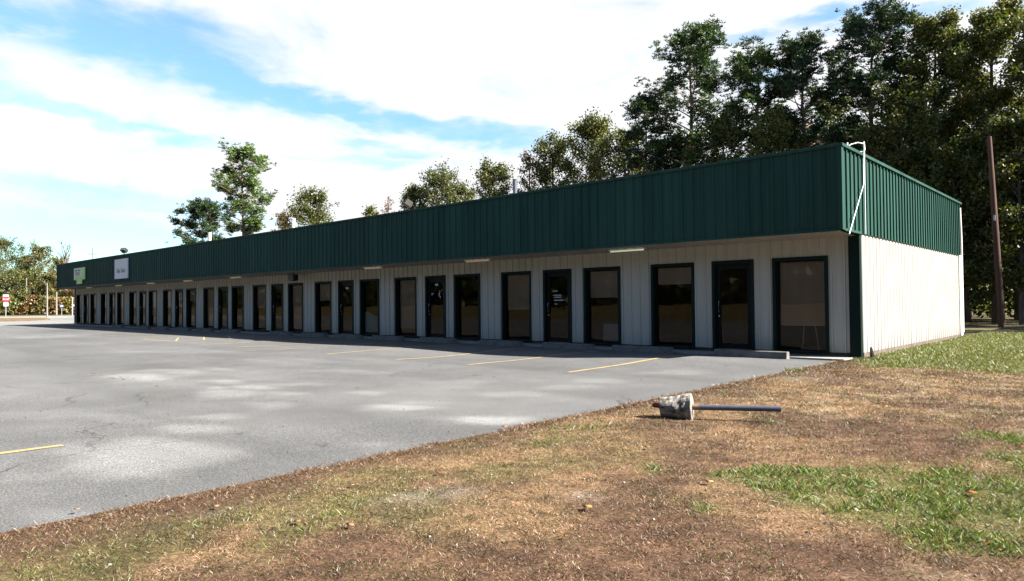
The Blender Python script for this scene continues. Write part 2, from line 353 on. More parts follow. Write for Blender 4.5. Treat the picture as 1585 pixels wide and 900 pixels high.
# side street and drive west of the building
dirr = gr(60, 490)-CAM; dirr = dirr/np.linalg.norm(dirr[:2]); dx, dy = dirr[0], dirr[1]
def street(name, d0, d1, w, z, mat, col, step=4):
    ts = np.arange(-w, w+.1, step); ds = np.linspace(d0, d1, max(2, int((d1-d0)/step)+1))
    T, D = np.meshgrid(ts, ds); x = CAM[0]+dx*D.ravel()-dy*T.ravel(); y = CAM[1]+dy*D.ravel()+dx*T.ravel()
    keep = x < -62.9
    n = len(ts); m = len(ds); i = np.arange((m-1)*(n-1)); r = i//(n-1); c = i % (n-1); a = r*n+c
    Fc = np.stack([a, a+1, a+n+1, a+n], 1); Fc = Fc[(keep[Fc].all(1))]
    return np_mesh(name, np.stack([x, y, np.full_like(x, z)], 1), Fc[:, ::-1], mat, col(x, y), smooth=True, vcol=True)
drive = street('drive', 60, 112, 70, -.02, M_ASPH, lambda x, y: np.tile(A([.12, .117, .11]), (len(x), 1))*(.85+.3*fbm(x*.1, y*.1, 3, 3))[:, None], 1.0)
tag(drive, kind='structure')
road = street('road', 116, 150, 140, -.05, M_ASPH, lambda x, y: np.tile(A([.15, .147, .14]), (len(x), 1))*(.9+.2*fbm(x*.1, y*.1, 3, 3))[:, None], 4)
tag(road, kind='structure')
mb = MB()
isl = [gr(-90, 499.5), gr(40, 497.2), gr(78, 495), gr(70, 492.5), gr(-90, 493.5)]
poly = [(p[0], p[1]) for p in isl]
mb.prism(poly, 2, -.03, .06); 
M_ISL = painted('island grass', (.105, .072, .040), .95, .35, scale=1.2, stretch=(1, 1, 1), spec=.05)
island = mb.build('verge', M_ISL); tag(island, kind='structure')

# parking lines, laid on the asphalt
def strip(mb, x0, y0, x1, y1, w, n=40):
    d = A([x1-x0, y1-y0]); L = np.linalg.norm(d); d /= L; nrm = A([-d[1], d[0]])*w/2
    for i in range(n):
        a = A([x0, y0])+d*L*i/n; b = A([x0, y0])+d*L*(i+1)/n
        q = [a-nrm, a+nrm, b+nrm, b-nrm]; 
        mb.add([(p[0], p[1], float(hgt(p[0], p[1]))+.006) for p in q], [(0, 1, 2, 3)])
mb = MB()
LX = [-3.8, -6.75, -9.45, -12.65, -15.75, -18.4, -21.1]
for x in LX: strip(mb, x+.2, -6.7, x, -1.25, .10)
# hatched access aisle
strip(mb, -24.2, -6.5, -24.2, -1.3, .1); strip(mb, -27.4, -6.5, -27.4, -1.3, .1); strip(mb, -24.26, -6.5, -27.34, -6.5, .1)
for k in range(3): strip(mb, -24.3, -6.3+1.15*k, -27.3, -5.0+1.15*k, .07, 12)
for x in (-30.2, -33.1): strip(mb, x, -6.3, x, -1.25, .10)
strip(mb, -3.12, -15.75, -3.3, -21, .10)
for x in (-6.1, -9.0): strip(mb, x, -17.3, x-.1, -22, .10)
yl = mb.build('parking_lines', M_YEL, fix=False); tag(yl, kind='structure')
# concrete walk at the shop fronts
mb = MB(); mb.box((-61.2, -.78, -.1), (-.12, .25, .045)); wk = mb.build('pavement', M_CONC, bevel=.01); tag(wk, kind='structure')

# ------------------------------------------------------------------ the building
ZB, ZT, H1, H2, OV, DEP, LEN = .14, 2.527, 3.03, 4.98, 1.285, 12.12, 61.0
B = empty('commercial_building', (0, 0, 0))
tag(B, 'long low metal shop building with cream ribbed walls and dark green fascia', 'building')
def rib_profile(a, b, h=.03, w0=.045, w1=.02, extra=()):
    pts = []
    k0 = int(math.floor(a/RIB))-1; k1 = int(math.ceil(b/RIB))+1
    for k in range(k0, k1):
        c = k*RIB
        for s, d in ((-w0, 0), (-w1, h), (w1, h), (w0, 0), (.105, 0), (.115, h*.16), (.13, h*.16), (.14, 0), (.175, 0), (.185, h*.16), (.2, h*.16), (.21, 0)):
            pts.append((c+s, d))
    pts = [p for p in pts if a < p[0] < b]
    def dat(s):
        allp = []
        for k in range(k0, k1):
            c = k*RIB; allp += [(c-w0, 0), (c-w1, h), (c+w1, h), (c+w0, 0)]
        return float(np.interp(s, [p[0] for p in allp], [p[1] for p in allp]))
    for e in [a, b]+list(extra): pts.append((e, dat(e)))
    pts.sort(); return pts
def ribbed(name, place, a, b, z0, z1, mat, h=.03, w0=.045, w1=.02, holes=(), parent=B):
    """place(s, d, z) -> point; holes: (s0, s1, ztop) openings from the foot up"""
    ex = [e for hh in holes for e in hh[:2]]
    P = rib_profile(a, b, h, w0, w1, ex); vs = []; fs = []
    for (s0, d0), (s1, d1) in zip(P, P[1:]):
        if s1-s0 < 1e-6: continue
        lo = z0; mid = (s0+s1)/2
        for hh in holes:
            if hh[0] < mid < hh[1]: lo = hh[2]
        n = len(vs); vs += [place(s0, d0, lo), place(s1, d1, lo), place(s1, d1, z1), place(s0, d0, z1)]; fs.append((n, n+1, n+2, n+3))
    o = np_mesh(name, vs, fs, mat, parent=parent); return o
OFF_W, OFF_D, OFF_W2 = (2.25, 6.8), (8.45, 12.35), (14.1, 18.7)
openings = []
for bay in range(10):
    for (a, b), kind in ((OFF_W, 'window'), (OFF_D, 'door'), (OFF_W2, 'window')):
        openings.append((-(b+20*bay)*RIB, -(a+20*bay)*RIB, kind, bay))
CW = .085   # casing width
holes = [(x0+.03, x1-.03, ZT-.03) for x0, x1, k, _ in openings]
ribbed('front_wall', lambda s, d, z: (s, -d, z), -LEN, -.005, ZB, H1, M_CREAM, .03, .019, .015, holes)
ribbed('end_wall', lambda s, d, z: (d, s, z), 0.02, DEP-.25, ZB, H1+.02, M_CREAM, .032, .042, .018)
ribbed('end_wall', lambda s, d, z: (-LEN-d, s, z), 0.02, DEP, ZB, H1+.02, M_CREAM, .03, .05, .02)
ribbed('back_wall', lambda s, d, z: (s, DEP+d, z), -LEN, 0, ZB, H2-.5, M_CREAM, .03, .05, .02)
ribbed('fascia', lambda s, d, z: (s, -OV-d, z), -LEN-.02, -.0, H1, H2-.03, M_GREEN, .03, .03, .02)
ribbed('end_fascia', lambda s, d, z: (.035+d, s, z), -OV, DEP, H1, H2-.03, M_GREEN, .036, .036, .028)
ribbed('end_fascia', lambda s, d, z: (-LEN-.035-d, s, z), -OV, DEP, H1, H2-.03, M_GREEN, .036, .036, .028)
mb = MB()   # fascia backing, solid parapet
mb.box((-LEN-.03, -OV+.004, H1+.01), (.03, -OV+.12, H2-.04)).box((-.09, -OV+.125, H1+.03), (.03, DEP-.01, H2-.04)).box((-LEN-.03, -OV+.125, H1+.03), (-LEN+.09, DEP-.01, H2-.04))
mb.build('parapet', M_GREEN, B)
mb = MB()   # cap flashing with a small drip, and the corner and foot trims of the fascia
mb.box((-LEN-.11, -OV-.055, H2-.07), (.11, -OV+.13, H2+.005)).box((-.10, -OV+.132, H2-.07), (.11, DEP+.04, H2+.005)).box((-LEN-.11, -OV+.132, H2-.07), (-LEN+.10, DEP+.04, H2+.005))
mb.build('cap_flashing', M_GREEN, B, bevel=.006)
mb = MB()
mb.box((-.02, -OV-.045, H1-.01), (.082, -OV-.01, H2-.072)).box((.03, -OV-.009, H1-.01), (.082, -OV+.10, H2-.072))
mb.box((-LEN-.082, -OV-.045, H1-.01), (-LEN+.05, -OV-.01, H2-.072))
mb.box((-LEN+.052, -OV-.042, H1-.035), (-.022, -OV-.002, H1+.02)).box((.03, -OV+.102, H1-.03), (.085, .05, H1+.03))
mb.build('fascia_trim', M_GREEN, B, bevel=.004)
# soffit: ribs run out from the wall
mb = MB(); zz = H1-.012
P = rib_profile(-LEN-.02, -.02, .018, .03, .015)
vs = []; fs = []
for (s0, d0), (s1, d1) in zip(P, P[1:]):
    n = len(vs); vs += [(s0, -OV+.0, zz-d0), (s1, -OV+.0, zz-d1), (s1, .0, zz-d1-.05), (s0, .0, zz-d0-.05)]; fs.append((n, n+3, n+2, n+1))
np_mesh('soffit', vs, fs, M_SOFFIT, parent=B)
mb.box((-LEN, -OV+.01, zz-.055), (-LEN+.02, -.03, zz+.04)); mb.build('soffit_end', M_SOFFIT, B)
mb = MB(); mb.box((-LEN, .01, 4.45), (-.1, DEP-.0, 4.6)); mb.box((-LEN+.1, -OV+.13, 4.45), (-.1, .008, 4.6)); mb.build('roof', M_ROOF, B)
mb = MB(); mb.box((-LEN+.04, .05, -.1), (-.0, .3, ZB-.002)).box((-.18, .302, -.1), (.015, DEP-.02, ZB-.002)).box((-LEN+.0, .302, -.1), (-LEN+.2, DEP-.02, ZB-.002)).box((-LEN, DEP-.018, -.1), (0, DEP+.05, ZB-.002))
mb.build('foundation', painted('stained concrete', (.085, .068, .055), .95, .3, scale=3, stretch=(1, 1, 1), spec=.1), B)
for a_, b_ in (((-.2, -.055, .03), (.055, -.002, H1-.04)), ((.0, -.0, .03), (.057, .10, H1-.03)), ((-LEN-.057, -.055, .03), (-LEN+.15, -.002, H1-.05))):
    mb = MB(); mb.box(a_, b_); mb.build('corner_trim', M_TRIM, B, bevel=.004)
mb = MB(); mb.box((.0, DEP-.25, .10), (.06, DEP+.06, H1)); mb.build('rear_corner_trim', M_WHITE, B, bevel=.004)
mb = MB(); mb.tube([(.04, DEP+.12, .2), (.04, DEP+.12, 3.7), (.02, DEP+.1, 4.8)], .05, 8); mb.build('downspout', M_PINK, B)
mb = MB(); mb.box((-LEN+.1, .2, .02), (-.2, DEP-.1, .06)).box((-LEN+.1, 4.2, .06), (-.2, 4.3, 2.9)).box((-LEN+.1, .2, 2.78), (-.2, 4.2, 2.84))
for k in range(1, 10): mb.box((-20*k*RIB-.05, .22, .062), (-20*k*RIB+.05, 4.19, 2.77))
mb.build('interior', M_INT, B)

# shop windows and doors (part), with their panes and fittings (sub-parts)
zc = ZT
def casing(x0, x1, foot):
    w = x1-x0; mb = MB()
    mb.box((0, -.04, foot), (CW, .13, zc)).box((w-CW, -.04, foot), (w, .13, zc)).box((CW+.0005, -.04, zc-CW), (w-CW-.0005, .13, zc))
    return mb, w
def sash(w, x_in=.035):
    mb = MB(); a = CW+.001; b = w-CW-.001; t = x_in; z0 = .10; z1 = zc-CW-.001
    mb.box((a, .085, z0), (a+t, .135, z1)).box((b-t, .085, z0), (b, .135, z1)).box((a+t+.0005, .087, z1-t), (b-t-.0005, .133, z1)).box((a+t+.0005, .08, z0), (b-t-.0005, .14, z0+.075))
    return mb
def pane(x0, x1, z0, z1, y=.11):
    mb = MB(); mb.add([(x0, y, z0), (x1, y, z0), (x1, y, z1), (x0, y, z1)], [(0, 1, 2, 3)]); return mb
protos = {}
w = openings[0][1]-openings[0][0]
mb, w = casing(0, w, .11); mb.box((CW+.0005, -.03, .105), (w-CW-.0005, .079, .135))
wn = mb.build('window', M_TRIM, bevel=.004)
sash(w).build('sash', M_BRONZE, wn, bevel=.003); pane(CW+.03, w-CW-.03, .17, zc-CW-.03).build('pane', M_GLASS, wn, fix=False)
wd = openings[1][1]-openings[1][0]
mb, wd = casing(0, wd, .06); dn = mb.build('door', M_TRIM, bevel=.004)
mb = MB(); a = CW+.001; b = wd-CW-.001; z0 = .07; z1 = zc-CW-.001
mb.box((a, .03, z0), (a+.035, .13, z1)).box((b-.035, .03, z0), (b, .13, z1)).box((a+.036, .03, z1-.05), (b-.036, .13, z1))
a += .04; b -= .04; z1 -= .055
mb.box((a, .055, z0+.01), (a+.085, .10, z1)).box((b-.085, .055, z0+.01), (b, .10, z1)).box((a+.086, .056, z1-.09), (b-.086, .099, z1)).box((a+.086, .054, z0+.01), (b-.086, .101, z0+.2))
mb.build('door_leaf', M_BRONZE, dn, bevel=.003)
pane(a+.08, b-.08, z0+.19, z1-.085, .078).build('pane', M_GLASS, dn, fix=False)
mb = MB(); mb.box((a+.01, -.0, .0), (a+.011, .001, .001)) if False else None
hz = 1.15; mb.tube([(a+.045, .054, hz-.02), (a+.045, .005, hz-.02), (a+.045, .005, hz+.27), (a+.045, .054, hz+.27)], .011, 8); mb.build('handle', M_STEEL, dn)
mb = MB(); mb.tube([(a+.045, .055, hz-.13), (a+.045, .04, hz-.13)], .019, 12); mb.build('lock', M_STEEL, dn)
mb = MB(); mb.box((0, .0, 0), (.0, .0, 0)) if False else None
for w_, nm in ((wn, 'window'), (dn, 'door')): protos[nm] = w_
# text helper, converted to flat mesh
def text_part(body, size, mat, name='lettering', parent=None, loc=(0, 0, 0), rot=(math.pi/2, 0, 0), align='CENTER', ext=.002, sx=1):
    cu = bpy.data.curves.new(name, 'FONT'); cu.body = body; cu.size = size; cu.align_x = align; cu.align_y = 'CENTER'; cu.extrude = ext
    t = bpy.data.objects.new(name, cu); COL.objects.link(t)
    dg = bpy.context.evaluated_depsgraph_get(); me = bpy.data.meshes.new_from_object(t.evaluated_get(dg))
    bpy.data.objects.remove(t); R = Matrix.Translation(loc) @ Matrix.Rotation(rot[2], 4, 'Z') @ Matrix.Rotation(rot[0], 4, 'X') @ Matrix.Scale(sx, 4, (1, 0, 0))
    me.transform(R); me.materials.clear(); me.materials.append(mat)
    o = bpy.data.objects.new(name, me); COL.objects.link(o)
    if parent: o.parent = parent
    return o
M_DECAL = painted('decal', (.42, .42, .42), .6, .1)
BL = {0: .74, 2: .22, 3: .38, 5: .55, 6: .0, 8: .9, 11: .35, 12: .97, 14: .5, 17: .97, 18: .3, 21: .7, 24: .97, 27: .5, 29: .8}
first = {'window': True, 'door': True}
for i, (x0, x1, kind, bay) in enumerate(openings):
    o = protos[kind] if first[kind] else copy_tree(protos[kind]); 
    if first[kind]: o.parent = B
    first[kind] = False
    o.parent = B; o.location = (x0, 0, 0)
    first_w = x1-x0
    if kind == 'window':
        # the two window openings of a bay differ by a few centimetres: scale is on the part
        o.scale = (first_w/w, 1, 1)
# (children that only some openings have)
ops = [o for o in B.children if o.name.split('.')[0] in ('window', 'door')]
ops.sort(key=lambda o: -o.location.x)
def inside_blind(o, frac, wdt):
    mb = MB(); top = zc-CW-.03; h = (top-.2)*frac; n = max(3, int(h/.05))
    for k in range(n):
        z = top-h*k/n; mb.add([(CW+.05, .155, z), (wdt-CW-.05, .155, z), (wdt-CW-.05, .172, z-h/n*.96), (CW+.05, .172, z-h/n*.96)], [(0, 1, 2, 3)])
    mb.build('blind', M_BLIND, o, fix=False)
for i, fr in BL.items():
    if i < len(ops) and fr > 0 and ops[i].name.startswith('window'): inside_blind(ops[i], fr, w)
mb = MB(); mb.tube([(.55, .5, .1), (.62, .5, .95)], .012, 6).tube([(.98, .5, .1), (.85, .5, .95)], .012, 6); mb.build('inner_stand', M_STEEL, ops[0])
mb = MB(); mb.box((.62, .15, .20), (1.22, .17, .75)); mb.build('poster', M_PAPER, ops[3])
mb = MB(); mb.prism([(.12, .2), (1.25, .2), (1.25, 1.05), (.95, .9), (.65, 1.02), (.3, 1.12), (.12, 1.1)], 1, .15, .16); mb.build('poster', M_BLUEP, ops[9])
# opening hours lettered on the second door from the right, plates over other doors
def strokes(x0, z, L, h, mat, name, parent, y, seed):
    # one unreadable line of small lettering: a thin base line with uneven uprights, as a single outline
    R_ = random.Random(seed); top = []; x = x0; step = h*.34
    while x < x0+L-step: 
        hh = h*R_.choice((.25, .6, .6, .65, 1, .95)); top += [(x, z+hh), (x+step*.8, z+hh), (x+step*.8, z+h*.2), (x+step, z+h*.2)]; x += step
    mb = MB(); mb.prism([(x0, z)]+top+[(x, z)], 1, y, y+.003); return mb.build(name, mat, parent)
do = ops[4]
for k, (L_, zz_) in enumerate(((.22, 1.80), (.36, 1.66), (.34, 1.59), (.42, 1.49), (.14, 1.37))): strokes(.33+.02*k, zz_, L_, .045, M_DECAL, 'door_lettering', do, .071, k)
for i in (7, 10):
    mb = MB(); mb.box((.5, .06, 2.13), (.68, .07, 2.22)); mb.build('number_plate', M_PAPER, ops[i])
for (u, v, s) in ((.28, 1.75, .05), (.36, 1.8, .03), (.7, 1.72, .06), (.77, 1.65, .04), (.74, 1.86, .035)):
    mb = MB(); mb.box((u, .069, v), (u+s, .073, v+s*2.2)); mb.build('sticker', M_PAPER, ops[7])

# ------------------------------------------------------------------ things on the building
def strip_light(x, L, m, label, y=-.62):
    r = empty('strip_light', (x, y, 2.955)); tag(r, label, 'light', 'strip lights under the soffit')
    mb = MB(); mb.box((-L/2-.03, -.07, .0), (L/2+.03, .07, .055)).build('housing', M_WHITE, r, bevel=.004)
    mb = MB(); mb.tube([(-L/2, 0, -.022), (L/2, 0, -.022)], .02, 8).build('tube', m, r)
SL = [(945, 996, 384), (721, 758, 401), (565, 591, 412.5), (355, 375, 429), (283, 300, 434), (228, 240, 438), (178, 190, 442), (134, 143, 445)]
SLL = ['bright greenish strip light under the soffit, nearest the right end of the shops', 'dim strip light under the soffit, second from the right end of the shops', 'warm yellowish strip light over the window with the blue poster',
       'small strip light left of the black lamp under the soffit', 'small strip light under the soffit, fifth from the right end', 'dull strip light just right of the white sign, at the soffit', 'dull strip light just left of the white sign, low at the soffit', 'warm strip light below the lime green sign']
for i, ((a, b, y), l) in enumerate(zip(SL, SLL)):
    xa = wy(a, y, -.62)[0]; xb = wy(b, y, -.62)[0]
    strip_light((xa+xb)/2, 1.15, M_TUBE if i in (0,) else M_TUBEW, l)
# black lamp under the soffit
p = wy(454, 425, -.62)
r = empty('security_lamp', (p[0], -.62, 2.95)); tag(r, 'black hooded lamp hanging under the soffit between two doors', 'lamp')
mb = MB(); mb.tube([(0, 0, .03), (0, 0, -.06)], .025, 8); mb.build('stem', M_BLACK, r)
mb = MB(); mb.prism([(-.22, -.05), (.22, -.05), (.22, -.30), (.16, -.36), (-.16, -.36), (-.22, -.30)], 1, -.14, .14); mb.build('hood', M_BLACK, r, bevel=.01)
# floodlights on the parapet
def flood(px, py, label, s=1, face=(-.6, -1), tilt=-.6, m=M_FLOOD):
    x = wy(px, py, -1.2)[0]; r = empty('floodlight', (x, -1.2, H2+.005), math.atan2(face[1], face[0])+math.pi/2); tag(r, label, 'floodlight', 'floodlights on the roof edge')
    mb = MB(); mb.tube([(0, 0, 0), (0, 0, .12*s)], .03, 8).box((-.2*s, -.03, .10*s), (.2*s, .03, .13*s)); mb.build('bracket', M_BLACK, r)
    mb = MB(); c, sn = math.cos(tilt), math.sin(tilt)
    P = [(-.17, -.12), (-.17, .14), (.12, .14), (.17, .05), (.17, -.12)]
    Q = [(u*c-v*sn, u*sn+v*c+.3) for u, v in P]; mb.prism([(u*s, v*s) for u, v in Q], 0, -.22*s, .22*s); mb.build('lamp_head', m, r, bevel=.01)
    mb = MB(); Q = [(-.18, -.10), (-.18, .12), (-.173, .12), (-.173, -.10)]; Q = [((u*c-v*sn)*s, (u*sn+v*c+.3)*s) for u, v in Q]; mb.prism(Q, 0, -.19*s, .19*s); mb.build('lens', M_FLOOD, r)
flood(632, 318, 'weathered tilted floodlight on the roof edge above the middle shops', .85)
flood(192, 392, 'black tilted floodlight on the roof edge above the white sign', .9, face=(.5, -1), m=M_BLACK)
# roof vents
for px, pt, pb, Y, l, rr, mm in ((797, 279, 300, 3.0, 'short grey vent pipe behind the roof edge, right of the middle', .09, M_GREYPIPE), (324.5, 361, 380, 2.5, 'small white vent pipe behind the roof edge in front of the dark pine', .11, M_CREAM), (454, 340, 352, 1.5, 'low white vent behind the roof edge below the round leafy tree', .10, M_CREAM)):
    top = wy(px, pt, Y); mb = MB(); mb.tube([(0, 0, 4.55), (0, 0, top[2])], rr, 12).tube([(0, 0, top[2]+.0), (0, 0, top[2]+.03)], rr*1.2, 12)
    o = mb.build('vent_pipe', mm); o.location = (top[0], Y, 0); tag(o, l, 'vent pipe', 'vent pipes on the roof')
# signs
r = empty('hung_sign', (-45.85, -OV-.06, 4.0)); tag(r, 'white rectangular shop sign lettered Hair Salon on the green fascia', 'sign')
mb = MB(); mb.box((-1.25, -.05, -.66), (1.25, .02, .67)).build('panel', M_SIGNW, r, bevel=.005)
text_part('Hair Salon', .44, M_INK, 'lettering', r, (.0, -.054, -.12), sx=.92)
r = empty('hung_sign', (-54.9, -OV-.06, 3.95)); tag(r, 'lime green and grey shop sign with small lower tab on the far left fascia', 'sign')
mb = MB(); mb.box((-1.3, -.05, -.42), (1.35, .02, .50)).box((-.65, -.05, -.74), (.65, .02, -.421)).build('panel', M_LIME, r, bevel=.005)
mb = MB(); mb.box((-1.22, -.056, -.10), (.72, -.051, .44)).box((-1.22, -.056, -.38), (-.95, -.051, -.102)).build('grey_field', M_LGREY, r)
for k, (L_, z, h) in enumerate(((1.35, .24, .15), (1.25, .07, .13), (1.1, -.06, .10))): strokes(-1.0+.05*k, z, L_, h, M_INK, 'lettering', r, -.060, 20+k)
strokes(-.35, -.66, .7, .14, M_LGREY, 'lettering', r, -.054, 31)
# faded patch of paint on the fascia stays out; white mast at the corner
r = empty('antenna_mast', (.13, .20, 0)); tag(r, 'thin white mast with a slanting brace and hooked top at the corner of the fascia', 'mast')
mb = MB(); mb.tube([(0, .0, H1-.02), (0, .02, 5.22)], .010, 8).build('pole', M_WHITE, r)
pb = wx(1316, 361, .15); pt = wx(1328, 232, .15)
mb = MB(); mb.tube([(0, pb[1]-.2, pb[2]-.02), (0, -.10, 4.2), (0, -.02, 5.05)], .010, 8).build('brace', M_WHITE, r)
mb = MB(); mb.tube([(-.0, .02, 5.2), (-.10, -.10, 5.23), (-.22, -.26, 5.18), (-.3, -.34, 5.08)], .012, 8).tube([(0, .0, 5.02), (-.12, -.12, 4.99), (-.26, -.30, 5.05)], .012, 8).tube([(-.28, -.33, 5.0), (-.28, -.33, 5.22)], .018, 8).tube([(-.0, .03, 5.05), (-.02, .05, 5.26)], .02, 8).build('hook', M_WHITE, r)

# wheel stops
def wheel_stop_mesh(L=1.9):
    mb = MB(); mb.prism([(-.1, -.03), (.1, -.03), (.08, .15), (.06, .165), (-.06, .165), (-.08, .15)], 0, -L/2, L/2)
    return mb
ws0 = wheel_stop_mesh().build('wheel_stop', painted('weathered kerb concrete', (.12, .112, .10), .9, .3, scale=6, stretch=(1, 1, 1), spec=.1), bevel=.008)
ws_x = [-2.3, -5.45, -8.1, -11.0, -14.2, -17.2, -19.9, -22.7, -25.5, -31.0, -34.0, -36.8, -40, -43, -48]
names = ['in full sun before the last door on the right', 'in shade, next left of the sunlit one', 'in shade, third from the right end of the shops', 'in shade, fourth from the right end of the shops', 'in shade, fifth from the right end of the shops',
         'in shade, sixth from the right end of the shops', 'in shade before the window with the blue poster', 'in shade, next left of the one before the blue poster', 'in shade, almost below the black lamp under the soffit', 'in shade, sixth from the left end of the row',
         'in shade, fifth from the left end of the row', 'in shade, fourth from the left end of the row', 'in shade, third from the left end of the row', 'in shade, second from the left end of the row', 'in shade, last at the left end of the row']
names = names[:len(ws_x)]
for i, (x, l) in enumerate(zip(ws_x, names)):
    o = ws0 if i == 0 else ws0.copy()
    if i: COL.objects.link(o)
    o.location = (x, -.93 + (0.0 if i == 0 else random.uniform(-.05, .08)), float(hgt(x, -.95))+.01); o.rotation_euler = (0, 0, random.uniform(-.015, .015))
    tag(o, 'concrete wheel stop '+l, 'wheel stop', 'wheel stops along the shop fronts')
# small debris stone block and weeds at the foot of the corner
mb = MB(); mb.prism([(-.12, 0), (.14, 0), (.02, .26)], 0, -.03, .03); o = mb.build('splash_stone', M_CONC, bevel=.01); o.location = (.22, .25, .03); o.rotation_euler = (.1, -.15, .5)
o.data.materials.clear(); o.data.materials.append(M_BROWNPIPE if False else painted('dark stone', (.016, .011, .010), .9, .4, scale=12)); tag(o, 'small dark pointed stone leaning in the weeds at the building corner', 'stone')

# ------------------------------------------------------------------ the fallen post
def rough_cyl(P0, P1, r0, r1, n=40, m=14, seed=3):
    P0 = A(P0, dtype=float) if False else np.array(P0, float); P1 = np.array(P1, float)
    d = P1-P0; L = np.linalg.norm(d); d /= L; u = np.cross(d, [0, 0, 1]); u /= np.linalg.norm(u); wv = np.cross(u, d)
    vs = []; rr = random.Random(seed)
    def ring(t, r, rough):
        for k in range(n):
            a = 2*math.pi*k/n; q = r*(1+rough*(float(fbm(np.array([k*.35+.1]), np.array([t*9+seed*.7]), 77, 4)[0])-.5)*2)
            vs.append(P0+d*L*t+q*(u*math.cos(a)+wv*math.sin(a)))
    ring(-.012, r0*.55, .1)
    ring(-.02+.01, r0*.9, .12)
    for i in range(m+1): ring(i/m, r0+(r1-r0)*(i/m), .13 if i < m else .09)
    ring(1.015, r1*.9, .08); ring(1.01, r1*.35, .08)
    fs = []; R = m+5
    for i in range(R-1):
        for k in range(n): fs.append((i*n+k, i*n+(k+1) % n, (i+1)*n+(k+1) % n, (i+1)*n+k))
    fs2 = [tuple(range(n))[::-1], tuple(range((R-1)*n, R*n))]
    return vs, fs+fs2
def mat_roughconc():
    m, nt, b, o = newmat('pitted concrete'); f = noise_var(nt, 14, 8, rough=.7); r = ramp(nt, f, [(.38, (.028, .022, .018)), (.46, (.12, .105, .085)), (.57, (.22, .20, .17)), (.7, (.32, .30, .26))])
    nt.links.new(r, b.inputs['Base Color']); b.inputs['Roughness'].default_value = .95; f2 = noise_var(nt, 35, 6, rough=.75); bump(nt, b, f2, 1, .02); return m
ax = np.array([.93, .36, .0]); ax /= np.linalg.norm(ax)
Fc = CAM+ray(1066, 631)*0; 
d_ = ray(1071, 630.5); tt = (0.175-CAM[2])/d_[2]; Fc = CAM+d_*tt
fp = empty('fallen_signpost', (Fc[0], Fc[1], 0)); tag(fp, 'uprooted metal post lying on the grass with its round lump of concrete footing', 'post')
P1 = np.array([0, 0, Fc[2]]); P0 = P1-ax*.36+np.array([0, 0, -.022])
vs, fs = rough_cyl(P0, P1, .112, .160); mb = MB(); mb.add(vs, fs, 0, False); mb.build('concrete_footing', mat_roughconc(), fp)
tip = P1+ax*.98; 
# choose the tip height so that the pipe runs as photographed, resting a little above the grass
best = min(np.linspace(.05, .35, 61), key=lambda z: abs((CY-F*((A([Fc[0]+tip[0], Fc[1]+tip[1], z])-CAM)@UP)/((A([Fc[0]+tip[0], Fc[1]+tip[1], z])-CAM)@FW))-633.5))
tip[2] = best
mb = MB(); mb.tube([P1-ax*.02, P1+(tip-P1)*.08], .0335, 14); mb.build('rusty_collar', painted('rusty steel', (.14, .085, .05), .8, .3, scale=25, stretch=(1, 1, 1)), fp)
mb = MB(); mb.tube([P1+(tip-P1)*.05, tip], .033, 16, caps=False); mb.tube([tip, tip-(tip-P1)*.06], .024, 16, mi=1); mb.build('pipe', [M_GREYPIPE, M_BLACK], fp)
mb = MB(); mb.tube([P0-ax*.10+A([0, 0, .03]), P0+ax*.03+A([0, 0, .02])], [.028, .036], 10); mb.build('pipe_stub', M_BROWNPIPE, fp)

# ------------------------------------------------------------------ poles and signs
def util_pole(name, base, top, r, mat, label, arms=(), group=None):
    o = empty(name, base); tag(o, label, 'pole', group)
    t = A(top)-A(base); mb = MB(); mb.tube([(0, 0, -.3), t*.5, t], [r*1.15, r, r*.75], 12); mb.build('shaft', mat, o)
    for (h, L, ang) in arms:
        c = t*h/np.linalg.norm(t); dv = A([math.cos(ang), math.sin(ang), 0])*L/2; mb = MB(); mb.tube([c-dv, c+dv], .07, 6); mb.build('crossarm', mat, o)
    return o
bpos = gr(1551, 503, .0); tpos = wy(1531, 212, bpos[1])
pole_r = util_pole('utility_pole', bpos, (tpos[0], bpos[1], tpos[2]), .155, M_POLE, 'leaning bare brown wooden pole at the edge of the shaded wood on the right')
mb = MB(); mb.box((-.05, -.2, 0), (.05, -.13, .3)); mt = mb.build('meter_box', M_GALV, pole_r); mt.location = tuple((A([tpos[0], bpos[1], tpos[2]])-bpos)*.55)
def left_pole(px, yb, yt, D, w, mat, name, label, arms=()):
    b = dep(px, yb, D); b[2] = -.1; t = dep(px, yt, D); return util_pole(name, b, t, w, mat, label, arms)
left_pole(73, 494, 438, 108, .11, M_GREYPOLE, 'utility_pole', 'pale pole standing on the dry grass strip, far left')
left_pole(87.5, 489, 452, 150, .17, M_GREYPOLE, 'utility_pole', 'grey brown pole across the road close to the building end')
left_pole(41, 489, 430, 160, .13, M_GREYPOLE, 'utility_pole', 'pale pole half hidden among the autumn trees, far left')
left_pole(143.5, 480, 383, 190, .17, M_GREYPOLE, 'utility_pole', 'pole with a short crossarm rising behind the left roof edge', ((16.2, 3.0, .6),))
left_pole(15, 489, 425, 165, .14, M_GREYPOLE, 'utility_pole', 'faint grey pole above the stop sign, far left')
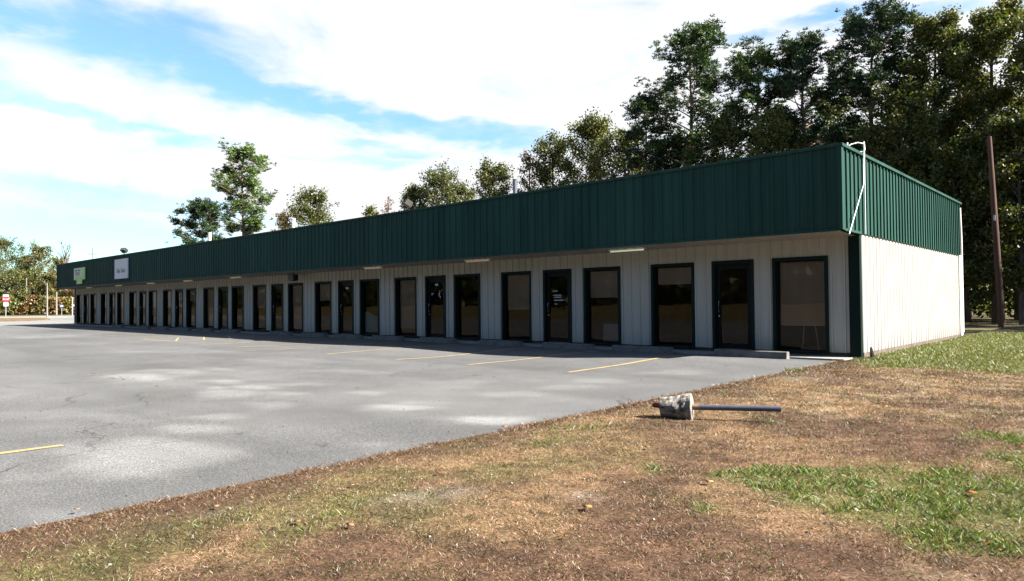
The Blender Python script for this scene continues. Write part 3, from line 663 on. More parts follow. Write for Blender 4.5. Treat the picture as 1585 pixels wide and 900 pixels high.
# stop sign
b = gr(9, 492.3); s = empty('road_sign', (b[0], b[1], 0)); tag(s, 'red octagonal stop sign with white plates above and below, far left', 'road sign')
to = CAM-A(b); ang = math.atan2(to[1], to[0])+math.pi/2; s.rotation_euler = (0, 0, ang)
D = (A(b)-CAM)@FW; k = D/F     # metres per photo pixel there
def hz_(y): return CAM[2]+(477.6-y)*k
mb = MB(); mb.tube([(0, .04, 0), (0, .04, hz_(457))], .05, 8); mb.build('post', M_GALV, s)
rad = 4.2*k; mb = MB(); zc_ = hz_(463.8); mb.prism([(rad*1.05*math.cos(math.pi/8+i*math.pi/4), zc_+rad*1.05*math.sin(math.pi/8+i*math.pi/4)) for i in range(8)], 1, -.02, .01); mb.build('octagon', M_RED, s)
text_part('STOP', rad*.78, M_SIGNW, 'lettering', s, (0, -.024, zc_))
mb = MB(); mb.box((-3.6*k, -.02, hz_(459.3)), (3.6*k, .01, hz_(456.6))); mb.build('upper_plate', M_SIGNW, s)
mb = MB(); mb.box((-3*k, -.02, hz_(474.3)), (3*k, .01, hz_(468.6))); mb.build('lower_plate', M_SIGNW, s)
# round sign by the building end
b = gr(95.5, 489.2); s = empty('road_sign', (b[0], b[1], 0)); tag(s, 'small dark blue route sign on a thin post just left of the building end', 'road sign'); s.rotation_euler = (0, 0, ang); D = (A(b)-CAM)@FW; k = D/F
def hz2(y): return CAM[2]+(476.8-y)*k
mb = MB(); mb.tube([(0, .04, 0), (0, .04, hz2(470))], .04, 8); mb.build('post', M_GALV, s)
mb = MB(); mb.prism([(3*k*math.cos(i*math.pi/8), hz2(474)+3*k*math.sin(i*math.pi/8)) for i in range(16)], 1, -.03, .01); mb.build('disc', M_BLUES, s)
mb = MB(); mb.box((-2*k, -.04, hz2(474.6)), (2*k, -.031, hz2(473.6))); mb.build('bar', M_SIGNW, s)
b = gr(112, 488.6); s = empty('road_sign', (b[0], b[1], 0)); tag(s, 'thin pale signpost with a small white arm sign touching the building end', 'road sign'); s.rotation_euler = (0, 0, ang); D = (A(b)-CAM)@FW; k = D/F
mb = MB(); mb.tube([(0, .04, 0), (0, .04, hz2(461))], .05, 8); mb.build('post', M_SIGNW, s)
mb = MB(); mb.box((.3*k, -.02, hz2(474.5)), (5*k, .01, hz2(472.3))); mb.build('plate', M_SIGNW, s)

# ------------------------------------------------------------------ trees
def limb(mb, p0, d, L, r0, r1, sag=0, n=5, segs=4, wob=.12, R=random):
    pts = [A(p0)]; d = A(d)/np.linalg.norm(d)
    for i in range(segs):
        d = d+A([R.uniform(-wob, wob), R.uniform(-wob, wob), R.uniform(-wob, wob)-sag]); d /= np.linalg.norm(d); pts.append(pts[-1]+d*L/segs)
    mb.tube(pts, [r0+(r1-r0)*i/segs for i in range(segs+1)], n, caps=False); return pts
def pal_pick(pal, n, g):
    pal = A(pal)*A([.60, .64, .54]); idx = g.integers(0, len(pal), n); c = pal[idx]*(.7+.6*g.random((n, 1))); return np.clip(c, 0, 1)
def make_tree(kind, H, W, seed, pal, n_leaf=9000, base=.35, dens=1., leaf=.16, name='tree', bark=None, lean=0., thick=1.):
    """returns (root mesh for the trunk with its limbs, crown mesh) in local coordinates"""
    R = random.Random(seed); g = np.random.default_rng(seed); mb = MB()
    tr = (.012*H+.06)*(1.7 if thick > 1 else 1); pts = []; x = y = 0.; nseg = 9
    lx, ly = R.uniform(-1, 1)*.02*H+lean, R.uniform(-1, 1)*.02*H
    for i in range(nseg+1):
        t = i/nseg; pts.append(A([lx*t*t+R.uniform(-.05, .05)*(t > 0)*H*.08, ly*t*t+R.uniform(-.05, .05)*(t > 0)*H*.08, H*.97*t-.3*(i == 0)]))
    mb.tube(pts, [tr*(1.25 if i == 0 else 1)*(1-.85*(i/nseg)) for i in range(nseg+1)], 8, caps=False)
    def tp(t): f = t*nseg; i = min(int(f), nseg-1); return pts[i]+(pts[i+1]-pts[i])*(f-i)
    C = []; S = []; CID = []
    nl = int((46 if kind == 'pine' else 40)*dens)
    for j in range(nl):
        u = (j+R.random())/nl; t = base+(1-base)*u*.98; az = j*2.4+R.uniform(-.6, .6); v = (t-base)/(1-base)
        if kind == 'pine':
            prof = .62+.75*v if v < .4 else .92*max(0., 1-((v-.4)/.66)**2)**.6
            L = W/2*max(.2, prof)*R.uniform(.5, 1.12); rise = .12+.75*v+R.uniform(-.2, .35)
        else:
            prof = math.sqrt(max(.05, 1-((v-.4)/.65)**2)); L = W/2*prof*R.uniform(.65, 1.1)/.9; rise = (.45+.9*v if n_leaf else 2.2)+R.uniform(-.15, .2)
            L = L*1.0
        d = A([math.cos(az), math.sin(az), rise]); P = limb(mb, tp(t), d, L, max(.02, tr*.42*(1-.8*t))*thick, .015*thick, sag=.02 if kind == 'pine' else .01, R=R)
        ns = 8 if kind == 'pine' else 9
        for k in range(ns):
            f = R.uniform(.3, 1.); i = min(int(f*4), 3); q = P[i]+(P[i+1]-P[i])*(f*4-i)
            dd = P[i+1]-P[i]; dd = dd/np.linalg.norm(dd); sd = np.cross(dd, [0, 0, 1])*R.choice((-1, 1)); 
            l2 = L*R.uniform(.15, .45)+.25
            P2 = limb(mb, q, dd*.6+sd*R.uniform(.3, 1)+A([0, 0, R.uniform(-.15, .75)]), l2, .02*thick, .006*thick, n=3, segs=2, R=R)
            for e in (P2[-1], P2[1], (P2[0]+P2[1])/2) if kind != 'pine' else (P2[-1], P2[1]): C.append(e); S.append(1.)
        C.append(P[-1]); S.append(1.)
    for k in range(6): C.append(tp(.93+.07*R.random())+A([R.uniform(-.4, .4), R.uniform(-.4, .4), R.uniform(0, .5)])); S.append(1)
    C = A(C); nC = len(C)
    if n_leaf == 0: return mb, None
    if kind == 'pine':
        tuft = 5; nt_ = int(n_leaf/13.5); wgt = g.random(nC)**2.6+.02; wgt[g.random(nC) < .32] = 0; wgt /= wgt.sum(); ci = g.choice(nC, nt_, p=wgt); cc = C[ci]+g.normal(0, 1, (nt_, 3))*A([.27, .27, .24])*(W/7)**.5
        cb = .55+.9*g.random(nC)
        rep = 12; ctr = np.repeat(cc, rep, 0); n = len(ctr); dv = g.normal(0, 1, (n, 3)); dv[:, 2] = np.abs(dv[:, 2])*.8; dv /= np.linalg.norm(dv, axis=1)[:, None]
        sd = np.cross(dv, g.normal(0, 1, (n, 3))); sd /= np.linalg.norm(sd, axis=1)[:, None]
        ln = (.20+.14*g.random((n, 1)))*leaf/.16; wd = .034*leaf/.16
        V = np.stack([ctr-sd*wd*.4, ctr+sd*wd*.4, ctr+dv*ln+sd*wd, ctr+dv*ln-sd*wd], 1).reshape(-1, 3)
        tc = pal_pick(pal, nt_, g)*cb[ci][:, None]; col = np.repeat(tc, rep, 0)*(.85+.3*g.random((n, 1)))
    else:
        n = n_leaf; wgt = .15+g.random(nC)**1.5; wgt /= wgt.sum(); ci = g.choice(nC, n, p=wgt); sp = .58*(W/8)**.6
        off = g.normal(0, 1, (n, 3)); off = off/np.linalg.norm(off, axis=1)[:, None]*(g.random((n, 1))**.5)*sp*1.35*A([1, 1, .75]); ctr = C[ci]+off
        a = g.normal(0, 1, (n, 3)); a /= np.linalg.norm(a, axis=1)[:, None]; b = np.cross(a, g.normal(0, 1, (n, 3))); b /= np.linalg.norm(b, axis=1)[:, None]
        s = leaf*(.6+.7*g.random((n, 1))); V = np.stack([ctr-a*s*.6, ctr+b*s*.38, ctr+a*s*.6, ctr-b*s*.38], 1).reshape(-1, 3)
        cb = .75+.5*g.random(nC); pc = pal_pick(pal, nC, g); col = .45*pal_pick(pal, n, g)+.55*pc[ci]; col = col*cb[ci][:, None]
    Fq = np.arange(len(V)).reshape(-1, 4)
    return mb, (V, Fq, col)
def place_tree(name, kind, pos, H, W, seed, pal, label, group=None, rz=0., **kw):
    bark = kw.pop('bark', M_PBARK if kind == 'pine' else M_BARK)
    mb, cr = make_tree(kind, H, W, seed, pal, **kw)
    r = empty(name, (pos[0], pos[1], pos[2] if len(pos) > 2 else -.1), rz); tag(r, label, 'tree', group)
    mb.build('trunk', bark, r, fix=False)
    if cr: np_mesh('crown', cr[0], cr[1], M_NEEDLE if kind == 'pine' else M_LEAF, cr[2], parent=r)
    return r
PINE = [(.045, .085, .02), (.055, .10, .028), (.04, .07, .022), (.08, .12, .03)]
PINEL = [(.10, .15, .03), (.08, .13, .03), (.13, .17, .04), (.06, .10, .03)]
PINED = [(.03, .055, .03), (.035, .065, .03), (.05, .08, .025)]
OAK = [(.10, .11, .02), (.08, .10, .02), (.14, .13, .025), (.06, .085, .02), (.12, .10, .02)]
OAKY = [(.15, .15, .03), (.13, .14, .03), (.10, .12, .025), (.20, .14, .025), (.08, .11, .025)]
AUT = [(.19, .16, .035), (.25, .12, .035), (.12, .14, .035), (.15, .16, .035), (.24, .18, .04), (.09, .12, .035)]
RED = [(.22, .05, .03), (.18, .07, .03), (.14, .10, .04), (.25, .08, .06)]
def P_at(px, Y): p = wy(px, 300, Y); return (p[0], p[1])
def hgt_at(px, py, Y): return wy(px, py, Y)[2]
WOOD = 'trees behind the building'
# (name, kind, px, top y, Y, width px, palette, base, leaves, label)
TR = [
 ('pine_tree', 'pine', 377, 226, 30, 100, PINEL, .5, 23000, 'tall lone pine with a bare lower trunk rising over the left part of the roof'),
 ('pine_tree', 'pine', 315, 312, 32, 92, PINED, .08, 36000, 'dark low bushy pine left of the tall lone pine'),
 ('broadleaf_tree', 'oak', 481, 295, 30, 78, OAK, .3, 9000, 'round olive broadleaf tree alone between lone pine and floodlight'),
 ('broadleaf_tree', 'oak', 438, 325, 34, 36, RED+OAK, .3, 2500, 'small reddish tree at the left flank of the round olive tree'),
 ('broadleaf_tree', 'oak', 572, 317, 34, 40, OAKY, .3, 4000, 'small yellow green treetop just left of the floodlight'),
 ('broadleaf_tree', 'oak', 600, 300, 34, 30, RED, .3, 450, 'thin almost bare tree with few reddish leaves by the floodlight'),
 ('broadleaf_tree', 'oak', 640, 283, 32, 60, OAK, .3, 6000, 'low leafy treetop right behind the floodlight'),
 ('broadleaf_tree', 'oak', 685, 264, 33, 80, OAK, .3, 9000, 'pointed olive tree between floodlight and grey vent pipe'),
 ('broadleaf_tree', 'oak', 765, 250, 32, 85, OAK, .3, 9000, 'green broadleaf tree directly left of the grey vent pipe'),
 ('broadleaf_tree', 'oak', 722, 285, 36, 60, OAK, .3, 5000, 'low tree filling the dip left of the vent pipe tree'),
 ('broadleaf_tree', 'oak', 818, 228, 33, 50, RED+RED+OAK, .3, 2600, 'tree with dark red leaves just right of the grey vent pipe'),
 ('broadleaf_tree', 'oak', 855, 208, 34, 80, OAK, .3, 9500, 'airy green tree between the red leaved tree and the orange topped tree'),
 ('broadleaf_tree', 'oak', 915, 178, 34, 105, OAKY, .25, 17000, 'large broadleaf tree with orange tinted top left of the pines'),
 ('broadleaf_tree', 'oak', 975, 190, 38, 85, OAK, .2, 12000, 'green broadleaf tree between the orange topped tree and the first tall pine'),
 ('pine_tree', 'pine', 1005, 155, 34, 100, PINED, .35, 20000, 'shorter dark pine leaning against the left side of the tallest left pine'),
 ('pine_tree', 'pine', 1068, 42, 34, 140, PINE, .38, 34000, 'tall broad pine standing foremost at the left end of the pine wood'),
 ('pine_tree', 'pine', 1172, 66, 36, 120, PINE, .3, 30000, 'pointed pine second from the left in the tall wood'),
 ('pine_tree', 'pine', 1250, 46, 36, 110, PINED, .35, 30000, 'slender pine with clear tip just left of the roof corner'),
 ('pine_tree', 'pine', 1350, 12, 36, 150, PINED, .4, 38000, 'very tall dark pine above the roof corner'),
 ('broadleaf_tree', 'oak', 1445, 12, 36, 115, OAKY, .25, 24000, 'tall yellowish green tree right of the dark pine'),
 ('broadleaf_tree', 'oak', 1540, -2, 36, 140, OAKY, .22, 30000, 'tallest broadleaf tree behind the leaning brown pole'),
 ('broadleaf_tree', 'oak', 1640, 10, 34, 150, OAK, .2, 22000, 'large tree cut by the right edge of the picture'),
 ('broadleaf_tree', 'oak', 1120, 175, 33, 110, OAK, .15, 12000, 'dark understorey tree between the first and second tall pines'),
 ('broadleaf_tree', 'oak', 1205, 165, 33, 100, OAKY, .15, 11000, 'yellow green understorey tree below the slender pine'),
 ('broadleaf_tree', 'oak', 1290, 150, 42, 120, OAK, .15, 15000, 'dark understorey tree behind the roof corner'),
 ('broadleaf_tree', 'oak', 1395, 130, 33, 120, OAK, .12, 18000, 'understorey tree over the middle of the end fascia'),
 ('broadleaf_tree', 'oak', 1475, 215, 31, 90, OAK, .1, 12000, 'low spreading tree at the far end of the end wall'),
 ('broadleaf_tree', 'oak', 1580, 170, 31, 110, OAK, .12, 14000, 'dark low tree at the right edge in front of the tallest ones'),
 ('broadleaf_tree', 'oak', 1060, 205, 36, 110, OAK, .15, 12000, 'dark leafy tree below the tallest left pine'),
]
for i, (nm, kd, px, ty, Y, wpx, pal, bs, nl, lb) in enumerate(TR):
    pos = P_at(px, Y); D = (A([pos[0], pos[1], 5])-CAM)@FW; H = hgt_at(px, ty, Y); W = wpx*D/F*((1.22 if px > 900 else 1.0) if kd == 'pine' else 1.12); nl = int(nl*1.35)
    lf = (.15 if D < 60 else .15*(D/60)**.6)*(1.1 if kd == 'oak' else 1.); H = H*(.985 if kd == 'pine' else .955); nl = int(nl*1.15)
    place_tree(nm, kd, pos, H, W, 100+i, pal, lb, WOOD, base=bs, n_leaf=nl, leaf=lf, rz=0)
# trees deeper in the wood: copies of three built trees
src = {}
for k, (kd, H, W, pal, nl, bs) in {'a': ('oak', 16, 8, OAK, 12000, .15), 'b': ('oak', 18, 7, OAKY, 12000, .2), 'c': ('pine', 20, 7, PINED, 16000, .3)}.items():
    r = place_tree('pine_tree' if kd == 'pine' else 'broadleaf_tree', kd, (0, 0), H, W, 500+ord(k), pal, 'tree standing deep in the dark shade of the wood behind the front row', 'trees deep in the wood', base=bs, n_leaf=nl)
    src[k] = r
fill = []
R = random.Random(5)
for Y, step in ((42, 42), (50, 44), (60, 46)):
    px = 1000+R.uniform(0, 30)
    while px < 1700:
        fill.append((px, Y+R.uniform(-3, 3))); px += step*R.uniform(.8, 1.2)
used = set()
side = [(x+R.uniform(-1.5, 1.5), y+R.uniform(-2, 2)) for y in (27.5, 35, 43) for x in (6 if y > 30 else 9, 13, 20, 27, 34, 42)]
for i, f_ in enumerate(fill+side):
    k = 'abcab'[i % 5]; s = src[k]; o = s if k not in used else copy_tree(s); used.add(k)
    px = f_[0] if i < len(fill) else 1800; p = P_at(*f_) if i < len(fill) else f_; o.location = (p[0], p[1], -.1); o.rotation_euler = (0, 0, R.uniform(0, 6.28)); sc = R.uniform(.72, .95) if px > 1200 else R.uniform(.55, .72); o.scale = (sc, sc, sc)
# autumn trees over the road, far left
LT = [(-60, 372, 175, 70, OAK), (8, 376, 172, 58, OAKY), (38, 402, 180, 50, OAK), (62, 384, 172, 46, AUT), (95, 405, 180, 40, AUT), (118, 432, 172, 46, AUT), (20, 430, 160, 50, OAKY), (80, 432, 163, 44, AUT), (48, 425, 165, 40, OAKY), (140, 425, 185, 50, OAK), (-20, 420, 160, 50, AUT), (105, 445, 164, 40, RED+AUT), (160, 440, 180, 40, AUT)]
LN = ['olive tree just outside the left edge, leaning in', 'tall airy olive tree above the stop sign', 'dull green tree behind the half hidden pole, far left', 'slender yellow orange tree behind the pale pole, far left', 'brownish tree under the bare tree, far left', 'low russet tree touching the building end', 'bushy yellow green tree right beside the stop sign', 'low golden tree behind the pale pole, far left', 'low yellow tree between the two pale poles, far left', 'tree behind the left end of the fascia',
      'leafy autumn tree at the far left edge', 'low red brown tree behind the small blue sign', 'low tree hidden behind the left end of the building']
for i, ((px, ty, D, wpx, pal), lb) in enumerate(zip(LT, LN)):
    p = dep(px, 478, D); H = dep(px, ty, D)[2]; place_tree('broadleaf_tree', 'oak', (p[0], p[1], -.1), H, wpx*D/F*1.1, 700+i, [tuple(.78*q for q in c_) for c_ in pal], lb, 'autumn trees over the road', base=.12, n_leaf=7000, leaf=.30)
# bare tree
p = dep(102, 478, 165); place_tree('bare_tree', 'oak', (p[0], p[1], -.1), dep(104, 358, 165)[2]*.8, 7.5, 901, OAK, 'leafless grey tree standing above the left end of the fascia', None, base=.45, n_leaf=0, dens=.28, thick=2.4, bark=M_BARK)
# undergrowth along the road and under the wood: one mass nobody could count
def undergrowth(name, pts, n, hmax, pal, leaf, sx):
    g = np.random.default_rng(33); k = g.integers(0, len(pts), n); C = A(pts)[k]; hh = hmax*(.4+.6*g.random(len(pts)))[k]
    a_ = g.random(n)*6.28; rr_ = np.sqrt(g.random(n))*sx; zz_ = g.random(n)**.8
    ctr = np.stack([C[:, 0]+np.cos(a_)*rr_*(1.1-zz_*.6), C[:, 1]+np.sin(a_)*rr_*(1.1-zz_*.6), zz_*hh], 1)
    a = g.normal(0, 1, (n, 3)); a /= np.linalg.norm(a, axis=1)[:, None]; b = np.cross(a, g.normal(0, 1, (n, 3))); b /= np.linalg.norm(b, axis=1)[:, None]
    s = leaf*(.6+.7*g.random((n, 1))); V = np.stack([ctr-a*s*.6, ctr+b*s*.4, ctr+a*s*.6, ctr-b*s*.4], 1).reshape(-1, 3)
    pc = pal_pick(pal, len(pts), g); col = .4*pal_pick(pal, n, g)+.6*pc[k]
    o = np_mesh(name, V, np.arange(len(V)).reshape(-1, 4), M_LEAF, col); tag(o, kind='stuff'); return o
pts = [tuple(dep(px, 480, D)[:2]) for px in range(-80, 190, 9) for D in (156, 166, 178)]
o = undergrowth('roadside_bushes', pts, 26000, 4.5, AUT+OAKY+RED, .5, 3.2); tag(o, 'mixed autumn bushes along the far side of the road', 'bushes')
pts = [P_at(px, Y) for px in range(980, 1720, 26) for Y in (48, 66, 80)]
o = undergrowth('wood_undergrowth', pts, 26000, 5, OAK+OAKY, .3, 3.0); tag(o, 'dark undergrowth between the trunks of the wood', 'undergrowth')
# wood across the lot, seen only mirrored in the glass
pts = []
g = np.random.default_rng(9)
V = []; Fq = []; Cc = []
n = 150000; cx = -190+g.random(150)*260; cyv = -62-g.random(150)*22; ch = 13+g.random(150)*9; k = g.integers(0, 150, n)
u = g.normal(0, 1, (n, 3)); u /= np.linalg.norm(u, axis=1)[:, None]; rad = g.random((n, 1))**.4
ctr = np.stack([cx[k], cyv[k], ch[k]*.58], 1)+u*rad*np.stack([np.full(n, 5.2), np.full(n, 4.2), ch[k]*.5], 1)
lo_ = g.random(n) < .3; ctr[lo_, 0] = -190+260*g.random(lo_.sum()); ctr[lo_, 1] = -60-8*g.random(lo_.sum()); ctr[lo_, 2] = .6+4.5*g.random(lo_.sum())
a = g.normal(0, 1, (n, 3)); a /= np.linalg.norm(a, axis=1)[:, None]; b = np.cross(a, g.normal(0, 1, (n, 3))); b /= np.linalg.norm(b, axis=1)[:, None]
s = .62*(.6+.7*g.random((n, 1))); V = np.stack([ctr-a*s, ctr+b*s*.7, ctr+a*s, ctr-b*s*.7], 1).reshape(-1, 3)
o = np_mesh('far_wood', V, np.arange(len(V)).reshape(-1, 4), M_LEAF, pal_pick(OAK+PINED, n, g)*.7); tag(o, 'distant wood across the road, mirrored in the shop windows', 'wood', kind='stuff')

# ------------------------------------------------------------------ grass blades, leaves, stones
def blades(name, n, xr, yr, hb, wb, colf, keepf, lay=.6, seed=1, seglen=1):
    g = np.random.default_rng(seed); x = xr[0]+(xr[1]-xr[0])*g.random(n); y = yr[0]+(yr[1]-yr[0])*g.random(n)
    P = np.stack([x, y, np.zeros(n)], 1)-CAM; z = P@FW; u = 792.5+F*(P@RT)/np.maximum(z, .1); v = CY-F*(P@UP)/np.maximum(z, .1)
    ok = (z > 1.5) & (u > -160) & (u < 1745) & (v < 1000); ok &= keepf(x, y, z, g); x = x[ok]; y = y[ok]; z = z[ok]; n = len(x)
    sc = np.clip(z/5.5, 1, 3.2)*1.0
    h = hb*(.5+.9*g.random(n))*np.sqrt(sc); a = g.random(n)*6.28; tl = lay*(.5+g.random(n)); wdt = wb*sc*(.7+.6*g.random(n))
    dx_ = np.cos(a)*np.sin(tl)*h; dy_ = np.sin(a)*np.sin(tl)*h; dz_ = np.cos(tl)*h
    b2 = g.random(n)*6.28; sx_ = np.cos(b2)*wdt/2; sy_ = np.sin(b2)*wdt/2; z0 = lawn_h(x, y)-.005
    V = np.stack([np.stack([x-sx_, y-sy_, z0], 1), np.stack([x+sx_, y+sy_, z0], 1), np.stack([x+dx_*.5+sx_*.7, y+dy_*.5+sy_*.7, z0+dz_*.62], 1), np.stack([x+dx_, y+dy_, z0+dz_*.95], 1)], 1).reshape(-1, 3)
    return np_mesh(name, V, np.arange(4*n).reshape(-1, 4), M_GRASS, colf(x, y, g))
def dry_col(x, y, g):
    gm, c, bare, n2 = lawn_parts(x, y); n = len(x)
    c = c*(.45+1.05*g.random((n, 1))); r = g.random(n); c[r < .06] = PALE*.9; c[r > .88] = DK
    gsel = g.random(n) < np.clip(gm*.55, 0, .9)+.04+.16*sstep(.45, .65, fbm(x*2.3, y*2.3, 811, 3)); c[gsel] = GRN*(.6+.9*g.random((gsel.sum(), 1)))*A([1.1, 1.1, 1]); return c
def k_dry(x, y, z, g):
    gm, c, bare, n2 = lawn_parts(x, y); dens = np.clip((5.2/z)**1.5, 0.03, 1)
    cl = (.45+.55*sstep(.3, .6, fbm(x*4, y*4, 411, 3)))*(.25+.75*sstep(.30, .52, fbm(x*13, y*13, 421, 2))); return (g.random(len(x)) < dens*cl*(1-.8*bare)) & (x > -.12)
o = blades('dry_grass', 2300000, (-.13, 8.5), (-17, -1.5), .027, .0034, dry_col, k_dry, 1.1, 11)
tag(o, 'short dry brown winter grass covering the lawn', 'grass', kind='stuff')
def grn_col(x, y, g):
    n = len(x); c = np.tile(A([.072, .112, .020]), (n, 1))*(.35+1.25*g.random((n, 1))); r = g.random(n); c[r < .14] = A([.16, .17, .06]); c[r > .86] = TAN; return c
def k_grn(x, y, z, g):
    gm = green_mask(x, y); dens = np.clip((6/z)**1.5, .05, 1); return (g.random(len(x)) < sstep(.1, 1.0, gm*(.35+1.1*fbm(x*2.2, y*2.2, 521, 4)))*dens*(.08+.92*sstep(.40, .62, fbm(x*6, y*6, 511, 3)))) & (x > -.1)
o = blades('green_grass', 700000, (0, 8.5), (-16.5, -3), .062, .0038, grn_col, k_grn, .95, 12)
tag(o, 'patches of lush green grass in the dry lawn', 'grass', kind='stuff')
def far_col(x, y, g):
    n = len(x); c = np.tile(A([.088, .115, .024]), (n, 1))*(.55+.8*g.random((n, 1))); r = g.random(n); c[r < .3] = A([.17, .145, .07]); return c
def k_far(x, y, z, g): gm = green_mask(x, y); return (g.random(len(x)) < sstep(.2, .8, gm)) & ((x > .06) | (y < -.1)) & (x > -.3)
o = blades('verge_grass', 150000, (-.3, 9), (-4, 17), .05, .005, far_col, k_far, .8, 13)
tag(o, 'green grass beside the white end wall', 'grass', kind='stuff')
# fringe growing over the pavement edge
def k_edge(x, y, z, g): return (g.random(len(x)) < np.clip((6/z)**1.3, .1, 1)*np.exp(-((x+.06-.16*(fbm(x*0+3, y*2.2, 631, 4)-.5))/.09)**2)*(.15+sstep(.35, .6, fbm(x*3, y*3, 611, 3))))
def edge_col(x, y, g): n = len(x); c = np.tile(RUST, (n, 1))*(.4+1.1*g.random((n, 1))); r = g.random(n); c[r < .3] = TAN*.9; return c
_lh = lawn_h
o = blades('edge_grass', 230000, (-.3, .35), (-17, -.8), .036, .004, edge_col, k_edge, 1.25, 14); tag(o, 'rust brown grass fringe along the asphalt edge', 'grass', kind='stuff')
# scattered stones and leaves
def bits(name, n, size, pal, mat, xr, yr, seed, zf, flat=.5, keep=None):
    g = np.random.default_rng(seed); x = xr[0]+(xr[1]-xr[0])*g.random(n); y = yr[0]+(yr[1]-yr[0])*g.random(n)
    if keep is not None: ok = keep(x, y, g); x = x[ok]; y = y[ok]; n = len(x)
    s = size*(.4+g.random(n)**2*1.4); z = zf(x, y)+s*.3; c = np.stack([x, y, z], 1)
    o8 = A([(1, 0, 0), (0, 1, 0), (-1, 0, 0), (0, -1, 0), (0, 0, 1), (0, 0, -1)], dtype=float) if False else np.array([(1, 0, 0), (0, 1, 0), (-1, 0, 0), (0, -1, 0), (0, 0, 1), (0, 0, -1)], float)
    V = c[:, None, :]+o8[None]*s[:, None, None]*(.6+.8*g.random((n, 6, 1)))*A([1, 1, flat]); f = np.array([(0, 1, 4), (1, 2, 4), (2, 3, 4), (3, 0, 4), (1, 0, 5), (2, 1, 5), (3, 2, 5), (0, 3, 5)])
    Fc = (np.arange(n)[:, None, None]*6+f[None]).reshape(-1, 3)
    col = np.repeat(pal_pick(pal, n, g), 8, 0); o = np_mesh(name, V.reshape(-1, 3), Fc, mat, col); return o
M_BITS = mat_attr('stones', 5, .8, 1.2, 30, .3)
def kb(x, y, g):
    gm, c, bare, n2 = lawn_parts(x, y); return g.random(len(x)) < .04+bare*.6
o = bits('gravel', 7000, .009, [(.35, .33, .3), (.2, .18, .16), (.5, .48, .45)], M_BITS, (0, 6), (-17, -4), 21, lawn_h, .6, kb); tag(o, 'loose pale gravel in the bare spots of the lawn', 'gravel', kind='stuff')
o = bits('asphalt_grit', 1500, .006, [(.3, .29, .27), (.03, .03, .03), (.2, .19, .17)], M_BITS, (-9, -.1), (-17, -3), 22, hgt, .6); tag(o, 'small grit scattered on the asphalt', 'grit', kind='stuff')
o = bits('fallen_leaves', 130, .026, [(.32, .09, .04), (.25, .13, .06), (.4, .18, .1)], M_BITS, (-.4, 6), (-16.6, -5), 23, lambda x, y: lawn_h(x, y)+.02, .12); tag(o, 'a few fallen reddish leaves on the lawn', 'leaves', kind='stuff')
o = bits('leaf_litter', 60, .022, [(.2, .09, .04), (.25, .13, .06)], M_BITS, (0, 0), (0, 0), 24, hgt, .1)
o2 = o.data; g = np.random.default_rng(5); co = np.zeros(len(o2.vertices)*3); o2.vertices.foreach_get('co', co); co = co.reshape(-1, 3); nb = len(co)//6
cs = [gr(px, py) for px, py in ((185, 585), (195, 588), (252, 599), (348, 615), (147, 578))]
for i in range(nb): c = cs[i % 5]; co[i*6:i*6+6] += A([c[0]+g.normal(0, .12), c[1]+g.normal(0, .12), .0])
o2.vertices.foreach_set('co', co.ravel()); o2.update(); tag(o, 'little heaps of brown leaves in the stains on the asphalt', 'leaves', kind='stuff')

# ------------------------------------------------------------------ light and sky
SX, SY = -1.2, -.52
to_sun = Vector((-SX, -SY, 1)).normalized()
elev = math.asin(to_sun.z); azim = math.atan2(to_sun.x, to_sun.y)      # azimuth from +Y, clockwise
sd = bpy.data.lights.new('sun', 'SUN'); sd.energy = 5.0; sd.angle = math.radians(.55); sd.color = (1, .955, .89)
so = bpy.data.objects.new('sun', sd); COL.objects.link(so); so.rotation_euler = to_sun.to_track_quat('Z', 'Y').to_euler(); so.location = (20, 20, 60)
W_ = bpy.data.worlds.new('World'); scene.world = W_; W_.use_nodes = True; nt = W_.node_tree
bg = nt.nodes['Background']; 
sky = nd(nt, 'ShaderNodeTexSky', sky_type='NISHITA'); sky.sun_disc = False; sky.sun_elevation = elev; sky.sun_rotation = azim; sky.air_density = 1.0; sky.dust_density = .6; sky.ozone_density = 1.5
tc = nd(nt, 'ShaderNodeTexCoord'); sp = nd(nt, 'ShaderNodeSeparateXYZ'); nt.links.new(tc.outputs['Generated'], sp.inputs[0])
def mth(op, a, b=None, c=None, clamp=False):
    n = nd(nt, 'ShaderNodeMath', operation=op); n.use_clamp = clamp
    for i, v in enumerate((a, b, c)):
        if v is None: continue
        if isinstance(v, (int, float)): n.inputs[i].default_value = v
        else: nt.links.new(v, n.inputs[i])
    return n.outputs[0]
az = mth('ARCTAN2', sp.outputs[0], sp.outputs[1]); el = mth('ARCSINE', sp.outputs[2])
cx = nd(nt, 'ShaderNodeCombineXYZ'); nt.links.new(az, cx.inputs[0]); nt.links.new(el, cx.inputs[1])
def azel(px, py): d = ray(px, py); d = d/np.linalg.norm(d); return math.atan2(d[0], d[1]), math.asin(d[2])
